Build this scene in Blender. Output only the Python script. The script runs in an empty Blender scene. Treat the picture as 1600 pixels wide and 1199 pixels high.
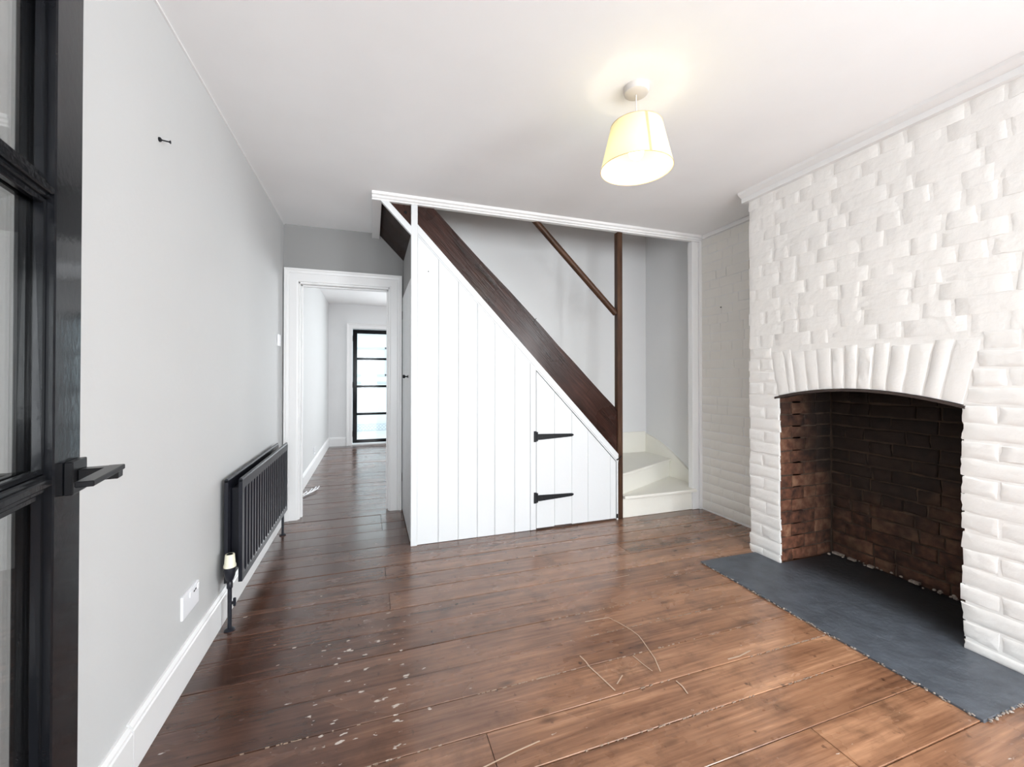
import bpy, bmesh, math, random
from mathutils import Vector, Matrix, noise
random.seed(7)
sc = bpy.context.scene
C = sc.collection
V = Vector

# ------------------------------------------------------------------ camera
F_PX, YAW, PITCH, HORIZON = 645.0, 18.8, 0.45, 588.0
cam = bpy.data.cameras.new('camera')
cam.sensor_fit = 'HORIZONTAL'
cam.sensor_width = 36.0
cam.lens = F_PX / 1600 * 36.0
cy = HORIZON - F_PX * math.tan(math.radians(PITCH))
cam.shift_y = -(599.5 - cy) / 1600.0
cam.clip_start = 0.02
cam_ob = bpy.data.objects.new('camera', cam)
C.objects.link(cam_ob)
cam_ob.location = (0, 0, 1.14)
cam_ob.rotation_euler = (math.radians(90 + PITCH), 0, math.radians(-YAW))
sc.camera = cam_ob

# ------------------------------------------------------------------ world, exposure, large lights
w = bpy.data.worlds.new('world')
sc.world = w
w.use_nodes = True
wn = w.node_tree.nodes
wn['Background'].inputs['Color'].default_value = (0.87, 0.96, 1.0, 1)
wn['Background'].inputs['Strength'].default_value = 1.35
sc.view_settings.view_transform = 'Standard'
sc.view_settings.look = 'None'
sc.view_settings.exposure = 0.82
sc.view_settings.gamma = 1.0
sc.view_settings.use_curve_mapping = False
sc.cycles.use_denoising = True
sc.cycles.max_bounces = 10
sc.cycles.diffuse_bounces = 6
sc.cycles.sample_clamp_indirect = 6.0


def area(name, loc, rot, sx, sy, power, col):
    l = bpy.data.lights.new(name, 'AREA')
    l.shape = 'RECTANGLE'
    l.size, l.size_y = sx, sy
    l.energy = power
    l.color = col
    o = bpy.data.objects.new(name, l)
    C.objects.link(o)
    o.location = loc
    o.rotation_euler = [math.radians(a) for a in rot]
    return o


# daylight in the two windows of the front room behind the camera, coming through the wide doorway the camera stands in
area('window_daylight', (0.15, -3.12, 1.25), (108, 0, 0), 1.1, 1.5, 62, (0.92, 0.965, 1.0))
area('window_daylight', (1.75, -3.12, 1.25), (108, 0, 0), 1.1, 1.5, 36, (0.92, 0.965, 1.0))
area('side_fill_light', (2.66, -1.5, 1.42), (98, 0, 90), 1.3, 1.2, 82, (0.93, 0.97, 1.0))  # added fill light, unseen, brightens the left wall
# unseen fill lights added to brighten the far room and the stairwell
area('far_room_fill_light', (1.75, 7.2, 1.4), (-90, 0, 0), 1.0, 1.2, 58, (0.92, 0.97, 1.0))
area('stairwell_fill_light', (-0.7, 3.25, 3.9), (90, 0, -90), 0.7, 0.9, 22, (0.95, 0.98, 1.0))


# ------------------------------------------------------------------ materials
def mat(name, col=(0.8, 0.8, 0.8), rough=0.6, metal=0.0, bump=0.0, bscale=40, var=0.0, vscale=3.0, coat=0.0, spec=0.5, bdist=0.01):
    m = bpy.data.materials.new(name)
    m.use_nodes = True
    nt = m.node_tree
    p = nt.nodes['Principled BSDF']
    p.inputs['Base Color'].default_value = (*col, 1)
    p.inputs['Roughness'].default_value = rough
    p.inputs['Metallic'].default_value = metal
    p.inputs['Coat Weight'].default_value = coat
    p.inputs['Coat Roughness'].default_value = 0.15
    p.inputs['Specular IOR Level'].default_value = spec
    if bump or var:
        g = nt.nodes.new('ShaderNodeNewGeometry')
    if bump:
        n = nt.nodes.new('ShaderNodeTexNoise')
        n.inputs['Scale'].default_value = bscale
        n.inputs['Detail'].default_value = 4
        nt.links.new(g.outputs['Position'], n.inputs['Vector'])
        b = nt.nodes.new('ShaderNodeBump')
        b.inputs['Strength'].default_value = bump
        b.inputs['Distance'].default_value = bdist
        nt.links.new(n.outputs['Fac'], b.inputs['Height'])
        nt.links.new(b.outputs['Normal'], p.inputs['Normal'])
    if var:
        n = nt.nodes.new('ShaderNodeTexNoise')
        n.inputs['Scale'].default_value = vscale
        n.inputs['Detail'].default_value = 3
        nt.links.new(g.outputs['Position'], n.inputs['Vector'])
        r = nt.nodes.new('ShaderNodeValToRGB')
        r.color_ramp.elements[0].position = 0.3
        r.color_ramp.elements[1].position = 0.7
        r.color_ramp.elements[0].color = (*[c * (1 - var) for c in col], 1)
        r.color_ramp.elements[1].color = (*[min(1, c * (1 + var * .6)) for c in col], 1)
        nt.links.new(n.outputs['Fac'], r.inputs['Fac'])
        nt.links.new(r.outputs['Color'], p.inputs['Base Color'])
    return m


M = {}
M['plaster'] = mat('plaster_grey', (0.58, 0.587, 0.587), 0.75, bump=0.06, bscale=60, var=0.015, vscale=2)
M['plaster_shaded'] = mat('plaster_doorway_shaded', (0.30, 0.30, 0.297), 0.8, bump=0.05, bscale=50, var=0.02)  # shade around the doorway is put into this plaster's grey
M['plaster_white'] = mat('plaster_white', (0.78, 0.785, 0.79), 0.8, bump=0.05, bscale=50, var=0.015)
M['ceiling'] = mat('ceiling_paint', (0.88, 0.888, 0.895), 0.85, bump=0.05, bscale=18, var=0.02)
M['trim'] = mat('trim_white_gloss', (0.82, 0.82, 0.82), 0.35, bump=0.03, bscale=70)
M['panel'] = mat('panel_white_paint', (0.74, 0.76, 0.775), 0.42, bump=0.04, bscale=50, var=0.01)
M['groove'] = mat('panel_groove', (0.62, 0.63, 0.64), 0.7)
M['cream'] = mat('stair_cream_paint', (0.86, 0.845, 0.78), 0.4, bump=0.05, bscale=40, var=0.02)
M['brick_white'] = mat('brick_white_paint', (0.85, 0.835, 0.81), 0.45, bump=0.4, bscale=34, var=0.025, vscale=4, bdist=0.006)
M['brick_alcove'] = mat('brick_alcove_paint', (0.79, 0.775, 0.735), 0.55, bump=0.25, bscale=60, var=0.03, vscale=5, bdist=0.005)
M['black_door'] = mat('black_door_paint', (0.006, 0.0065, 0.008), 0.11, bump=0.02, bscale=80, spec=0.22)
M['black_iron'] = mat('black_iron', (0.006, 0.007, 0.009), 0.45, bump=0.1, bscale=120, spec=0.3)
M['black_metal'] = mat('black_handle_metal', (0.004, 0.004, 0.005), 0.3, spec=0.25)
M['radiator'] = mat('radiator_anthracite', (0.010, 0.011, 0.017), 0.36, spec=0.4)
M['cap'] = mat('valve_cream_plastic', (0.80, 0.78, 0.62), 0.4)
M['plastic'] = mat('white_plastic', (0.84, 0.85, 0.88), 0.3)
M['slate'] = mat('slate', (0.088, 0.10, 0.118), 0.5, bump=0.35, bscale=40, var=0.26, vscale=12)
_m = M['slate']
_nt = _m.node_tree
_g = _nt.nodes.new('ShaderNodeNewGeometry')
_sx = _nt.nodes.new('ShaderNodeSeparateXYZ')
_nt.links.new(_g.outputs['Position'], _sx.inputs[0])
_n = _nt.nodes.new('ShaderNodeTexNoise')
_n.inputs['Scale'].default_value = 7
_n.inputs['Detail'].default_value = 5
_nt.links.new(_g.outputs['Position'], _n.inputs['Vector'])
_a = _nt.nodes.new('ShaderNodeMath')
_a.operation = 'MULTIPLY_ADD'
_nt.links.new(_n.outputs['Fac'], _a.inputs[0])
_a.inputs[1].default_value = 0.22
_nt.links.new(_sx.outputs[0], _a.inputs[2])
_r = _nt.nodes.new('ShaderNodeMapRange')      # soot and painted-in jamb shade over the part inside the firebox
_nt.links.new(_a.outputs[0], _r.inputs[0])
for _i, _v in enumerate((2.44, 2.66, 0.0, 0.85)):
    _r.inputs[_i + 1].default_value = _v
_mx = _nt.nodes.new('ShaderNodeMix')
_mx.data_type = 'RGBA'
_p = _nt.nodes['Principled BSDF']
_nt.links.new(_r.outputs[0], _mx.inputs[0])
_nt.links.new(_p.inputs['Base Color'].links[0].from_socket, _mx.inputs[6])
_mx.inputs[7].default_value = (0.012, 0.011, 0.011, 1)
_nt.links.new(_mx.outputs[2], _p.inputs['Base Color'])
M['rust'] = mat('rusty_iron', (0.045, 0.03, 0.025), 0.7, bump=0.3, bscale=90)
M['debris'] = mat('mortar_crumbs', (0.33, 0.28, 0.24), 0.9, var=0.5, vscale=60)
M['scratch'] = mat('pale_scratch', (0.46, 0.33, 0.24), 0.7)
M['filler'] = mat('pale_filler', (0.30, 0.215, 0.16), 0.8)
M['subfloor'] = mat('subfloor_dark', (0.012, 0.009, 0.008), 0.9)
M['rose'] = mat('ceiling_rose_plastic', (0.60, 0.57, 0.55), 0.4)
M['out_white'] = mat('outside_white', (0.85, 0.9, 0.93), 0.8)
M['out_grey'] = mat('outside_pale_grey', (0.62, 0.68, 0.72), 0.8)
M['paving'] = mat('outside_paving', (0.6, 0.62, 0.63), 0.8, var=0.1)


def ramp(nt, stops):
    r = nt.nodes.new('ShaderNodeValToRGB')
    e = r.color_ramp.elements
    while len(e) < len(stops):
        e.new(0.5)
    for i, (p, c) in enumerate(stops):
        e[i].position = p
        e[i].color = (*c, 1) if len(c) == 3 else c
    return r


def mathn(nt, op, a, b=None, clamp=False):
    n = nt.nodes.new('ShaderNodeMath')
    n.operation = op
    n.use_clamp = clamp
    for i, x in enumerate((a, b)):
        if x is None:
            continue
        if isinstance(x, (int, float)):
            n.inputs[i].default_value = x
        else:
            nt.links.new(x, n.inputs[i])
    return n.outputs[0]


def mixc(nt, fac, a, b):
    n = nt.nodes.new('ShaderNodeMix')
    n.data_type = 'RGBA'
    if isinstance(fac, (int, float)):
        n.inputs[0].default_value = fac
    else:
        nt.links.new(fac, n.inputs[0])
    for i, x in ((6, a), (7, b)):
        if isinstance(x, tuple):
            n.inputs[i].default_value = (*x, 1)
        else:
            nt.links.new(x, n.inputs[i])
    return n.outputs[2]


def maprange(nt, v, a, b, c=0.0, d=1.0):
    n = nt.nodes.new('ShaderNodeMapRange')
    nt.links.new(v, n.inputs[0])
    for i, x in enumerate((a, b, c, d)):
        n.inputs[i + 1].default_value = x
    return n.outputs[0]


def wood(name, axis, stops, scale_long=1.3, scale_cross=16.0, rough=(0.2, 0.42), coat=0.0, bump=0.12, flecks=False, spec=0.5, knots=True):
    """Wood grain stretched along an axis vector (world space), each board shifted by its own random number."""
    m = bpy.data.materials.new(name)
    m.use_nodes = True
    nt = m.node_tree
    p = nt.nodes['Principled BSDF']
    g = nt.nodes.new('ShaderNodeNewGeometry')
    oi = nt.nodes.new('ShaderNodeObjectInfo')
    vr = nt.nodes.new('ShaderNodeVectorRotate')
    vr.rotation_type = 'AXIS_ANGLE'
    # rotate so that the grain runs along local X
    ax = V(axis).normalized()
    q = ax.rotation_difference(V((1, 0, 0)))
    a, ang = q.to_axis_angle()
    vr.inputs['Axis'].default_value = a if ang > 1e-6 else (0, 0, 1)
    vr.inputs['Angle'].default_value = ang
    nt.links.new(g.outputs['Position'], vr.inputs['Vector'])
    ofs = nt.nodes.new('ShaderNodeCombineXYZ')
    nt.links.new(mathn(nt, 'MULTIPLY', oi.outputs['Random'], 37.0), ofs.inputs[0])
    nt.links.new(mathn(nt, 'MULTIPLY', oi.outputs['Random'], 11.0), ofs.inputs[1])
    add = nt.nodes.new('ShaderNodeVectorMath')
    nt.links.new(vr.outputs[0], add.inputs[0])
    nt.links.new(ofs.outputs[0], add.inputs[1])

    def stretched(lo, cr, detail=6, dist=0.0, rgh=0.6):
        mp = nt.nodes.new('ShaderNodeVectorMath')
        mp.operation = 'MULTIPLY'
        mp.inputs[1].default_value = (lo, cr, cr)
        nt.links.new(add.outputs[0], mp.inputs[0])
        n = nt.nodes.new('ShaderNodeTexNoise')
        n.inputs['Scale'].default_value = 1.0
        n.inputs['Detail'].default_value = detail
        n.inputs['Roughness'].default_value = rgh
        n.inputs['Distortion'].default_value = dist
        nt.links.new(mp.outputs[0], n.inputs['Vector'])
        return n.outputs['Fac']
    n1 = stretched(scale_long, scale_cross, 7, 0.6)
    n2 = stretched(2.2, 4.5, 4, 0.4)
    n3 = stretched(scale_long * 2.5, scale_cross * 5, 4)
    f = mathn(nt, 'ADD', mathn(nt, 'MULTIPLY', n1, 0.42), mathn(nt, 'MULTIPLY', n2, 0.30))
    f = mathn(nt, 'ADD', f, mathn(nt, 'MULTIPLY', n3, 0.28))
    f = mathn(nt, 'ADD', f, mathn(nt, 'MULTIPLY', mathn(nt, 'SUBTRACT', oi.outputs['Random'], 0.5), 0.08))
    r = ramp(nt, stops)
    nt.links.new(f, r.inputs['Fac'])
    col = r.outputs['Color']
    if knots:
        mp = nt.nodes.new('ShaderNodeVectorMath')
        mp.operation = 'MULTIPLY'
        mp.inputs[1].default_value = (3.4, 9.0, 9.0)
        nt.links.new(add.outputs[0], mp.inputs[0])
        vo = nt.nodes.new('ShaderNodeTexVoronoi')
        vo.inputs['Scale'].default_value = 1.0
        nt.links.new(mp.outputs[0], vo.inputs['Vector'])
        k = maprange(nt, vo.outputs['Distance'], 0.02, 0.15, 1.0, 0.0)
        pick = mathn(nt, 'GREATER_THAN', vo.outputs['Color'], 0.55)
        k = mathn(nt, 'MULTIPLY', mathn(nt, 'MULTIPLY', k, pick), 0.75)
        col = mixc(nt, k, col, tuple(c * 0.5 for c in stops[0][1]))
    rough_o = maprange(nt, n2, 0.3, 0.7, rough[0], rough[1])
    if flecks:
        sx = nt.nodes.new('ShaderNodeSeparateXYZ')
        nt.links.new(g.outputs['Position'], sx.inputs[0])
        # old polish, darker towards the left-hand wall and worn by the hearth, with orange lamplight painted in
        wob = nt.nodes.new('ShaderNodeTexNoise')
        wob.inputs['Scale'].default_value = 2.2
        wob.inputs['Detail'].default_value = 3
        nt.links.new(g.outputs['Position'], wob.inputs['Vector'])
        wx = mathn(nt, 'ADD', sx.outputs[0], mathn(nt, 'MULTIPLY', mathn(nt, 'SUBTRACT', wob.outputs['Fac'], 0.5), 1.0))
        worn = maprange(nt, wx, -0.25, 1.3, 0.0, 1.0)  # wear and the painted lamp pool in one mask
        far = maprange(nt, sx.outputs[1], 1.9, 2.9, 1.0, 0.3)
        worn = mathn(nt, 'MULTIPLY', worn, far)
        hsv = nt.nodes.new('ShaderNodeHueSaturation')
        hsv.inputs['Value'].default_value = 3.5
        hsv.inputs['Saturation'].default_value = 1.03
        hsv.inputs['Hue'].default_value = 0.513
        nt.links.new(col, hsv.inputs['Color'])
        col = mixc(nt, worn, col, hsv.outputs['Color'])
        # uneven old stain: cloudy patches and small dark smudges that cross the boards
        bl = nt.nodes.new('ShaderNodeTexNoise')
        bl.inputs['Scale'].default_value = 7.0
        bl.inputs['Detail'].default_value = 6
        bl.inputs['Roughness'].default_value = 0.65
        nt.links.new(g.outputs['Position'], bl.inputs['Vector'])
        col = mixc(nt, maprange(nt, bl.outputs['Fac'], 0.52, 0.72, 0.0, 0.5), col, (0.03, 0.014, 0.009))
        sm = nt.nodes.new('ShaderNodeTexNoise')
        sm.inputs['Scale'].default_value = 26.0
        sm.inputs['Detail'].default_value = 3
        nt.links.new(g.outputs['Position'], sm.inputs['Vector'])
        col = mixc(nt, maprange(nt, sm.outputs['Fac'], 0.66, 0.76, 0.0, 0.75), col, (0.022, 0.010, 0.007))
        # chips of old white paint, elongated along the boards, in a worn band across the left of the room
        mp = nt.nodes.new('ShaderNodeVectorMath')
        mp.operation = 'MULTIPLY'
        mp.inputs[1].default_value = (19.0, 44.0, 1.0)
        nt.links.new(g.outputs['Position'], mp.inputs[0])
        n = nt.nodes.new('ShaderNodeTexNoise')
        n.inputs['Scale'].default_value = 1.0
        n.inputs['Detail'].default_value = 3
        nt.links.new(mp.outputs[0], n.inputs['Vector'])
        nb = nt.nodes.new('ShaderNodeTexNoise')
        nb.inputs['Scale'].default_value = 5.0
        nt.links.new(g.outputs['Position'], nb.inputs['Vector'])
        mx = maprange(nt, mathn(nt, 'ABSOLUTE', mathn(nt, 'ADD', sx.outputs[0], 0.02)), 0.12, 0.5, 1.0, 0.0)
        my = maprange(nt, mathn(nt, 'ABSOLUTE', mathn(nt, 'SUBTRACT', sx.outputs[1], 1.6)), 0.4, 0.95, 1.0, 0.0)
        msk = mathn(nt, 'MULTIPLY', mx, my)
        msk = mathn(nt, 'ADD', mathn(nt, 'MULTIPLY', msk, 0.085), mathn(nt, 'MULTIPLY', mathn(nt, 'SUBTRACT', nb.outputs['Fac'], 0.5), 0.16))
        fl = maprange(nt, mathn(nt, 'ADD', n.outputs['Fac'], msk), 0.745, 0.77, 0.0, 1.0)
        col = mixc(nt, mathn(nt, 'MULTIPLY', fl, 0.85), col, (0.55, 0.48, 0.42))
        rough_o = mathn(nt, 'ADD', rough_o, mathn(nt, 'MULTIPLY', fl, 0.4), True)
    nt.links.new(col, p.inputs['Base Color'])
    nt.links.new(rough_o, p.inputs['Roughness'])
    p.inputs['Coat Weight'].default_value = coat
    p.inputs['Coat Roughness'].default_value = 0.18
    p.inputs['Specular IOR Level'].default_value = spec
    b = nt.nodes.new('ShaderNodeBump')
    b.inputs['Strength'].default_value = bump
    b.inputs['Distance'].default_value = 0.01
    nt.links.new(mathn(nt, 'ADD', n1, mathn(nt, 'MULTIPLY', n3, 0.5)), b.inputs['Height'])
    nt.links.new(b.outputs['Normal'], p.inputs['Normal'])
    return m


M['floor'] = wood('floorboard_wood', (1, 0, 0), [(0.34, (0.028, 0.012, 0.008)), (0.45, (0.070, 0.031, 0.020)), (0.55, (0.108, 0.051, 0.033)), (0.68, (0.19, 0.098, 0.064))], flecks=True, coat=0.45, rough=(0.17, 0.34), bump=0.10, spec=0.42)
darkstops = [(0.32, (0.007, 0.003, 0.002)), (0.5, (0.032, 0.011, 0.007)), (0.68, (0.085, 0.035, 0.024))]
M['string'] = wood('string_wood', (0.69, 0, -0.72), darkstops, 2.0, 22, (0.2, 0.4), coat=0.16, bump=0.6, knots=False, spec=0.25)
M['newel'] = wood('newel_wood', (0, 0, 1), [(0.3, (0.012, 0.005, 0.003)), (0.5, (0.052, 0.022, 0.011)), (0.7, (0.15, 0.078, 0.038))], 2.0, 30, (0.35, 0.5), bump=0.3, spec=0.3)
M['rail'] = wood('handrail_wood', (0.7, 0, -0.7), [(0.3, (0.018, 0.008, 0.004)), (0.5, (0.06, 0.026, 0.012)), (0.7, (0.15, 0.07, 0.034))], 2.0, 30, (0.35, 0.5), bump=0.2, spec=0.3)
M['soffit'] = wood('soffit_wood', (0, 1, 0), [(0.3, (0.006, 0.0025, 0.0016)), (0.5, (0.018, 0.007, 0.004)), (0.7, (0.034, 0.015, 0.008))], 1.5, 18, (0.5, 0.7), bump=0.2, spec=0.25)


def firebrick_mat():
    m = bpy.data.materials.new('fire_brick')
    m.use_nodes = True
    nt = m.node_tree
    p = nt.nodes['Principled BSDF']
    p.inputs['Roughness'].default_value = 0.85
    g = nt.nodes.new('ShaderNodeNewGeometry')
    oi = nt.nodes.new('ShaderNodeObjectInfo')
    n = nt.nodes.new('ShaderNodeTexNoise')
    n.inputs['Scale'].default_value = 22
    n.inputs['Detail'].default_value = 6
    nt.links.new(g.outputs['Position'], n.inputs['Vector'])
    f = mathn(nt, 'ADD', n.outputs['Fac'], mathn(nt, 'MULTIPLY', mathn(nt, 'SUBTRACT', oi.outputs['Random'], 0.5), 0.25))
    r = ramp(nt, [(0.25, (0.05, 0.02, 0.012)), (0.5, (0.20, 0.075, 0.04)), (0.75, (0.36, 0.19, 0.11))])
    nt.links.new(f, r.inputs['Fac'])
    # soot baked on the fireback, fading out towards the front edge of the side and towards the hearth
    sx = nt.nodes.new('ShaderNodeSeparateXYZ')
    nt.links.new(g.outputs['Position'], sx.inputs[0])
    n2 = nt.nodes.new('ShaderNodeTexNoise')
    n2.inputs['Scale'].default_value = 5
    n2.inputs['Detail'].default_value = 3
    nt.links.new(g.outputs['Position'], n2.inputs['Vector'])
    s = mathn(nt, 'ADD', maprange(nt, sx.outputs[0], 2.42, 2.82, 0.0, 0.62), maprange(nt, sx.outputs[2], 0.15, 0.95, 0.0, 0.55))
    s = mathn(nt, 'ADD', s, mathn(nt, 'MULTIPLY', mathn(nt, 'SUBTRACT', n2.outputs['Fac'], 0.5), 0.6))
    s = maprange(nt, s, 0.05, 0.85, 0.0, 0.95)
    col = mixc(nt, s, r.outputs['Color'], (0.012, 0.008, 0.006))
    nt.links.new(col, p.inputs['Base Color'])
    b = nt.nodes.new('ShaderNodeBump')
    b.inputs['Strength'].default_value = 0.6
    b.inputs['Distance'].default_value = 0.008
    nt.links.new(n.outputs['Fac'], b.inputs['Height'])
    nt.links.new(b.outputs['Normal'], p.inputs['Normal'])
    return m


M['firebrick'] = firebrick_mat()
M['fire_mortar'] = mat('fire_mortar', (0.075, 0.048, 0.034), 0.95, bump=0.6, bscale=60, var=0.4, vscale=8)


def glass_mat(name, tint):
    m = bpy.data.materials.new(name)
    m.use_nodes = True
    nt = m.node_tree
    nt.nodes.remove(nt.nodes['Principled BSDF'])
    out = nt.nodes['Material Output']
    t = nt.nodes.new('ShaderNodeBsdfTransparent')
    t.inputs['Color'].default_value = (*tint, 1)
    gl = nt.nodes.new('ShaderNodeBsdfGlossy')
    gl.inputs['Roughness'].default_value = 0.02
    fr = nt.nodes.new('ShaderNodeFresnel')
    fr.inputs['IOR'].default_value = 1.45
    mx = nt.nodes.new('ShaderNodeMixShader')
    nt.links.new(mathn(nt, 'MULTIPLY', fr.outputs[0], 0.6), mx.inputs[0])
    nt.links.new(t.outputs[0], mx.inputs[1])
    nt.links.new(gl.outputs[0], mx.inputs[2])
    nt.links.new(mx.outputs[0], out.inputs['Surface'])
    return m


M['glass'] = glass_mat('clear_glass', (0.97, 0.98, 0.975))


def shade_mat(col):
    m = bpy.data.materials.new('lamp_shade_fabric')
    m.use_nodes = True
    nt = m.node_tree
    nt.nodes.remove(nt.nodes['Principled BSDF'])
    out = nt.nodes['Material Output']
    d = nt.nodes.new('ShaderNodeBsdfDiffuse')
    d.inputs['Color'].default_value = (*col, 1)
    t = nt.nodes.new('ShaderNodeBsdfTranslucent')
    t.inputs['Color'].default_value = (*[c * .8 for c in col], 1)
    mx = nt.nodes.new('ShaderNodeMixShader')
    mx.inputs[0].default_value = 0.3
    nt.links.new(d.outputs[0], mx.inputs[1])
    nt.links.new(t.outputs[0], mx.inputs[2])
    nt.links.new(mx.outputs[0], out.inputs['Surface'])
    return m


M['shade'] = shade_mat((0.93, 0.87, 0.56))
M['seam'] = shade_mat((0.72, 0.55, 0.34))
M['bulb'] = bpy.data.materials.new('lit_bulb')
M['bulb'].use_nodes = True
_p = M['bulb'].node_tree.nodes['Principled BSDF']
_p.inputs['Emission Color'].default_value = (1, 0.93, 0.78, 1)
_p.inputs['Emission Strength'].default_value = 6


# ------------------------------------------------------------------ mesh helpers
class MB:
    def __init__(s):
        s.v, s.f = [], []

    def add(s, vs, fs):
        b = len(s.v)
        s.v += [V(x) for x in vs]
        s.f += [tuple(b + i for i in f) for f in fs]
        return s

    def box(s, lo, hi):
        x0, y0, z0 = lo
        x1, y1, z1 = hi
        return s.add([(x0, y0, z0), (x1, y0, z0), (x1, y1, z0), (x0, y1, z0), (x0, y0, z1), (x1, y0, z1), (x1, y1, z1), (x0, y1, z1)],
                     [(0, 3, 2, 1), (4, 5, 6, 7), (0, 1, 5, 4), (1, 2, 6, 5), (2, 3, 7, 6), (3, 0, 4, 7)])

    def obox(s, o, ax, ay, az, lo, hi):
        """box in a frame: origin o, axes ax, ay, az"""
        t = MB().box(lo, hi)
        o, ax, ay, az = V(o), V(ax), V(ay), V(az)
        return s.add([o + ax * p.x + ay * p.y + az * p.z for p in t.v], t.f)

    def prism(s, poly, fn, d0, d1):
        """polygon of (a, b) pairs extruded from d0 to d1; fn(a, b, d) gives the point"""
        n = len(poly)
        vs = [fn(a, b, d0) for a, b in poly] + [fn(a, b, d1) for a, b in poly]
        fs = [tuple(range(n - 1, -1, -1)), tuple(range(n, 2 * n))]
        fs += [(i, (i + 1) % n, n + (i + 1) % n, n + i) for i in range(n)]
        return s.add(vs, fs)

    def tube(s, pts, r, n=10):
        pts = [V(p) for p in pts]
        rs = r if isinstance(r, (list, tuple)) else [r] * len(pts)
        rings, up = [], V((0.13, 0.31, 0.94)).normalized()
        vs = []
        for i, p in enumerate(pts):
            t = (pts[min(i + 1, len(pts) - 1)] - pts[max(i - 1, 0)]).normalized()
            a = t.cross(up)
            if a.length < 1e-3:
                a = t.cross(V((1, 0, 0)))
            a.normalize()
            b = t.cross(a)
            for k in range(n):
                an = 2 * math.pi * k / n
                vs.append(p + (a * math.cos(an) + b * math.sin(an)) * rs[i])
        fs = []
        for i in range(len(pts) - 1):
            for k in range(n):
                fs.append((i * n + k, i * n + (k + 1) % n, (i + 1) * n + (k + 1) % n, (i + 1) * n + k))
        fs.append(tuple(range(n - 1, -1, -1)))
        fs.append(tuple((len(pts) - 1) * n + k for k in range(n)))
        return s.add(vs, fs)

    def lathe(s, prof, c, n=24, axis=(0, 0, 1), closed=False):
        """profile of (radius, height) pairs about axis through c"""
        az = V(axis).normalized()
        ax = az.cross(V((0.3, 1, 0.2))).normalized()
        ay = az.cross(ax)
        c = V(c)
        vs = []
        for r, h in prof:
            for k in range(n):
                a = 2 * math.pi * k / n
                vs.append(c + az * h + (ax * math.cos(a) + ay * math.sin(a)) * r)
        m = len(prof)
        fs = []
        for i in range(m if closed else m - 1):
            j = (i + 1) % m
            for k in range(n):
                fs.append((i * n + k, i * n + (k + 1) % n, j * n + (k + 1) % n, j * n + k))
        if not closed:
            if prof[0][0] > 1e-5:
                fs.append(tuple(range(n - 1, -1, -1)))
            if prof[-1][0] > 1e-5:
                fs.append(tuple((m - 1) * n + k for k in range(n)))
        return s.add(vs, fs)

    def build(s, name, m, parent=None, bevel=0.0, smooth=False, seg=1):
        me = bpy.data.meshes.new(name)
        bm = bmesh.new()
        off = world_of(parent)
        bv = [bm.verts.new(p - off) for p in s.v]
        for f in s.f:
            try:
                bm.faces.new([bv[i] for i in f])
            except ValueError:
                pass
        bmesh.ops.remove_doubles(bm, verts=bm.verts, dist=1e-6)
        bmesh.ops.recalc_face_normals(bm, faces=bm.faces)
        if bevel:
            bmesh.ops.bevel(bm, geom=list(bm.edges), offset=bevel, segments=seg, affect='EDGES', profile=0.7, clamp_overlap=True)
        if smooth:
            for f in bm.faces:
                f.smooth = True
        bm.to_mesh(me)
        bm.free()
        me.materials.append(M[m] if isinstance(m, str) else m)
        o = bpy.data.objects.new(name, me)
        C.objects.link(o)
        if parent is not None:
            o.parent = parent
        if smooth:
            try:
                me.set_sharp_from_angle(angle=math.radians(38))
            except Exception:
                pass
        return o


WORLD = {}


def world_of(o):
    off = V((0, 0, 0))
    while o is not None:
        off = off + o.location
        o = o.parent
    return off


def tag(o, label=None, cat=None, group=None, kind=None):
    for k, x in (('label', label), ('category', cat), ('group', group), ('kind', kind)):
        if x:
            o[k] = x
    return o


def thing(name, loc, label, cat, group=None, kind=None):
    o = bpy.data.objects.new(name, None)
    o.empty_display_size = 0.1
    C.objects.link(o)
    o.location = loc
    return tag(o, label, cat, group, kind)


def struct(o, label=None, cat=None):
    return tag(o, label, cat, None, 'structure')


def XY(a, b, d):  # polygon in XZ, extruded along Y
    return (a, d, b)


def YZ(a, b, d):  # polygon in YZ, extruded along X
    return (d, a, b)


def FL(a, b, d):  # polygon in XY, extruded along Z
    return (a, b, d)


# ------------------------------------------------------------------ main dimensions
XL, YB, YP = -0.66, 3.66, 2.85          # left wall, doorway wall, stair panelling
XA, XB, XS = 2.69, 2.34, 2.735          # alcove wall, chimney breast face, stair side wall
ZC, ZC2, YF = 2.345, 2.32, 7.28         # ceilings, far wall of next room
Y0, ZT = 0.08, 4.7                      # wall behind the camera, top of the stairwell
BY0, BY1 = 0.82, 2.06                   # chimney breast extent
OY0, OY1, OSP, OCR = 1.033, 1.855, 1.022, 1.076   # fireplace opening
FBX = 2.81                              # fireback

# ------------------------------------------------------------------ structure: floor
floor = MB().box((XL - .1, -3.3, -0.12), (2.9, YF + .1, -0.022)).build('floor', 'subfloor')
struct(floor, 'old dark brown pine floorboards with worn polish and paint chips', 'floor')
seams = [-3.2 + .1667 * i for i in range(18)] + [-0.20, -0.03, 0.135, 0.30, 0.465, 0.63, 0.80, 0.965, 1.125, 1.285, 1.449, 1.611, 1.778, 1.94, 2.102, 2.272, 2.436, 2.592, 2.745, 2.90, 3.05, 3.205, 3.37, 3.575]
while seams[-1] < YF:
    seams.append(seams[-1] + random.uniform(0.15, 0.175))
cuts = {(2.102, 2.272): [0.09], (2.436, 2.592): [0.08], (3.205, 3.37): [0.078], (3.37, 3.575): [0.075], (2.272, 2.436): [1.58], (1.285, 1.449): [1.9], (0.80, 0.965): [1.35], (1.125, 1.285): [0.35]}


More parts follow.
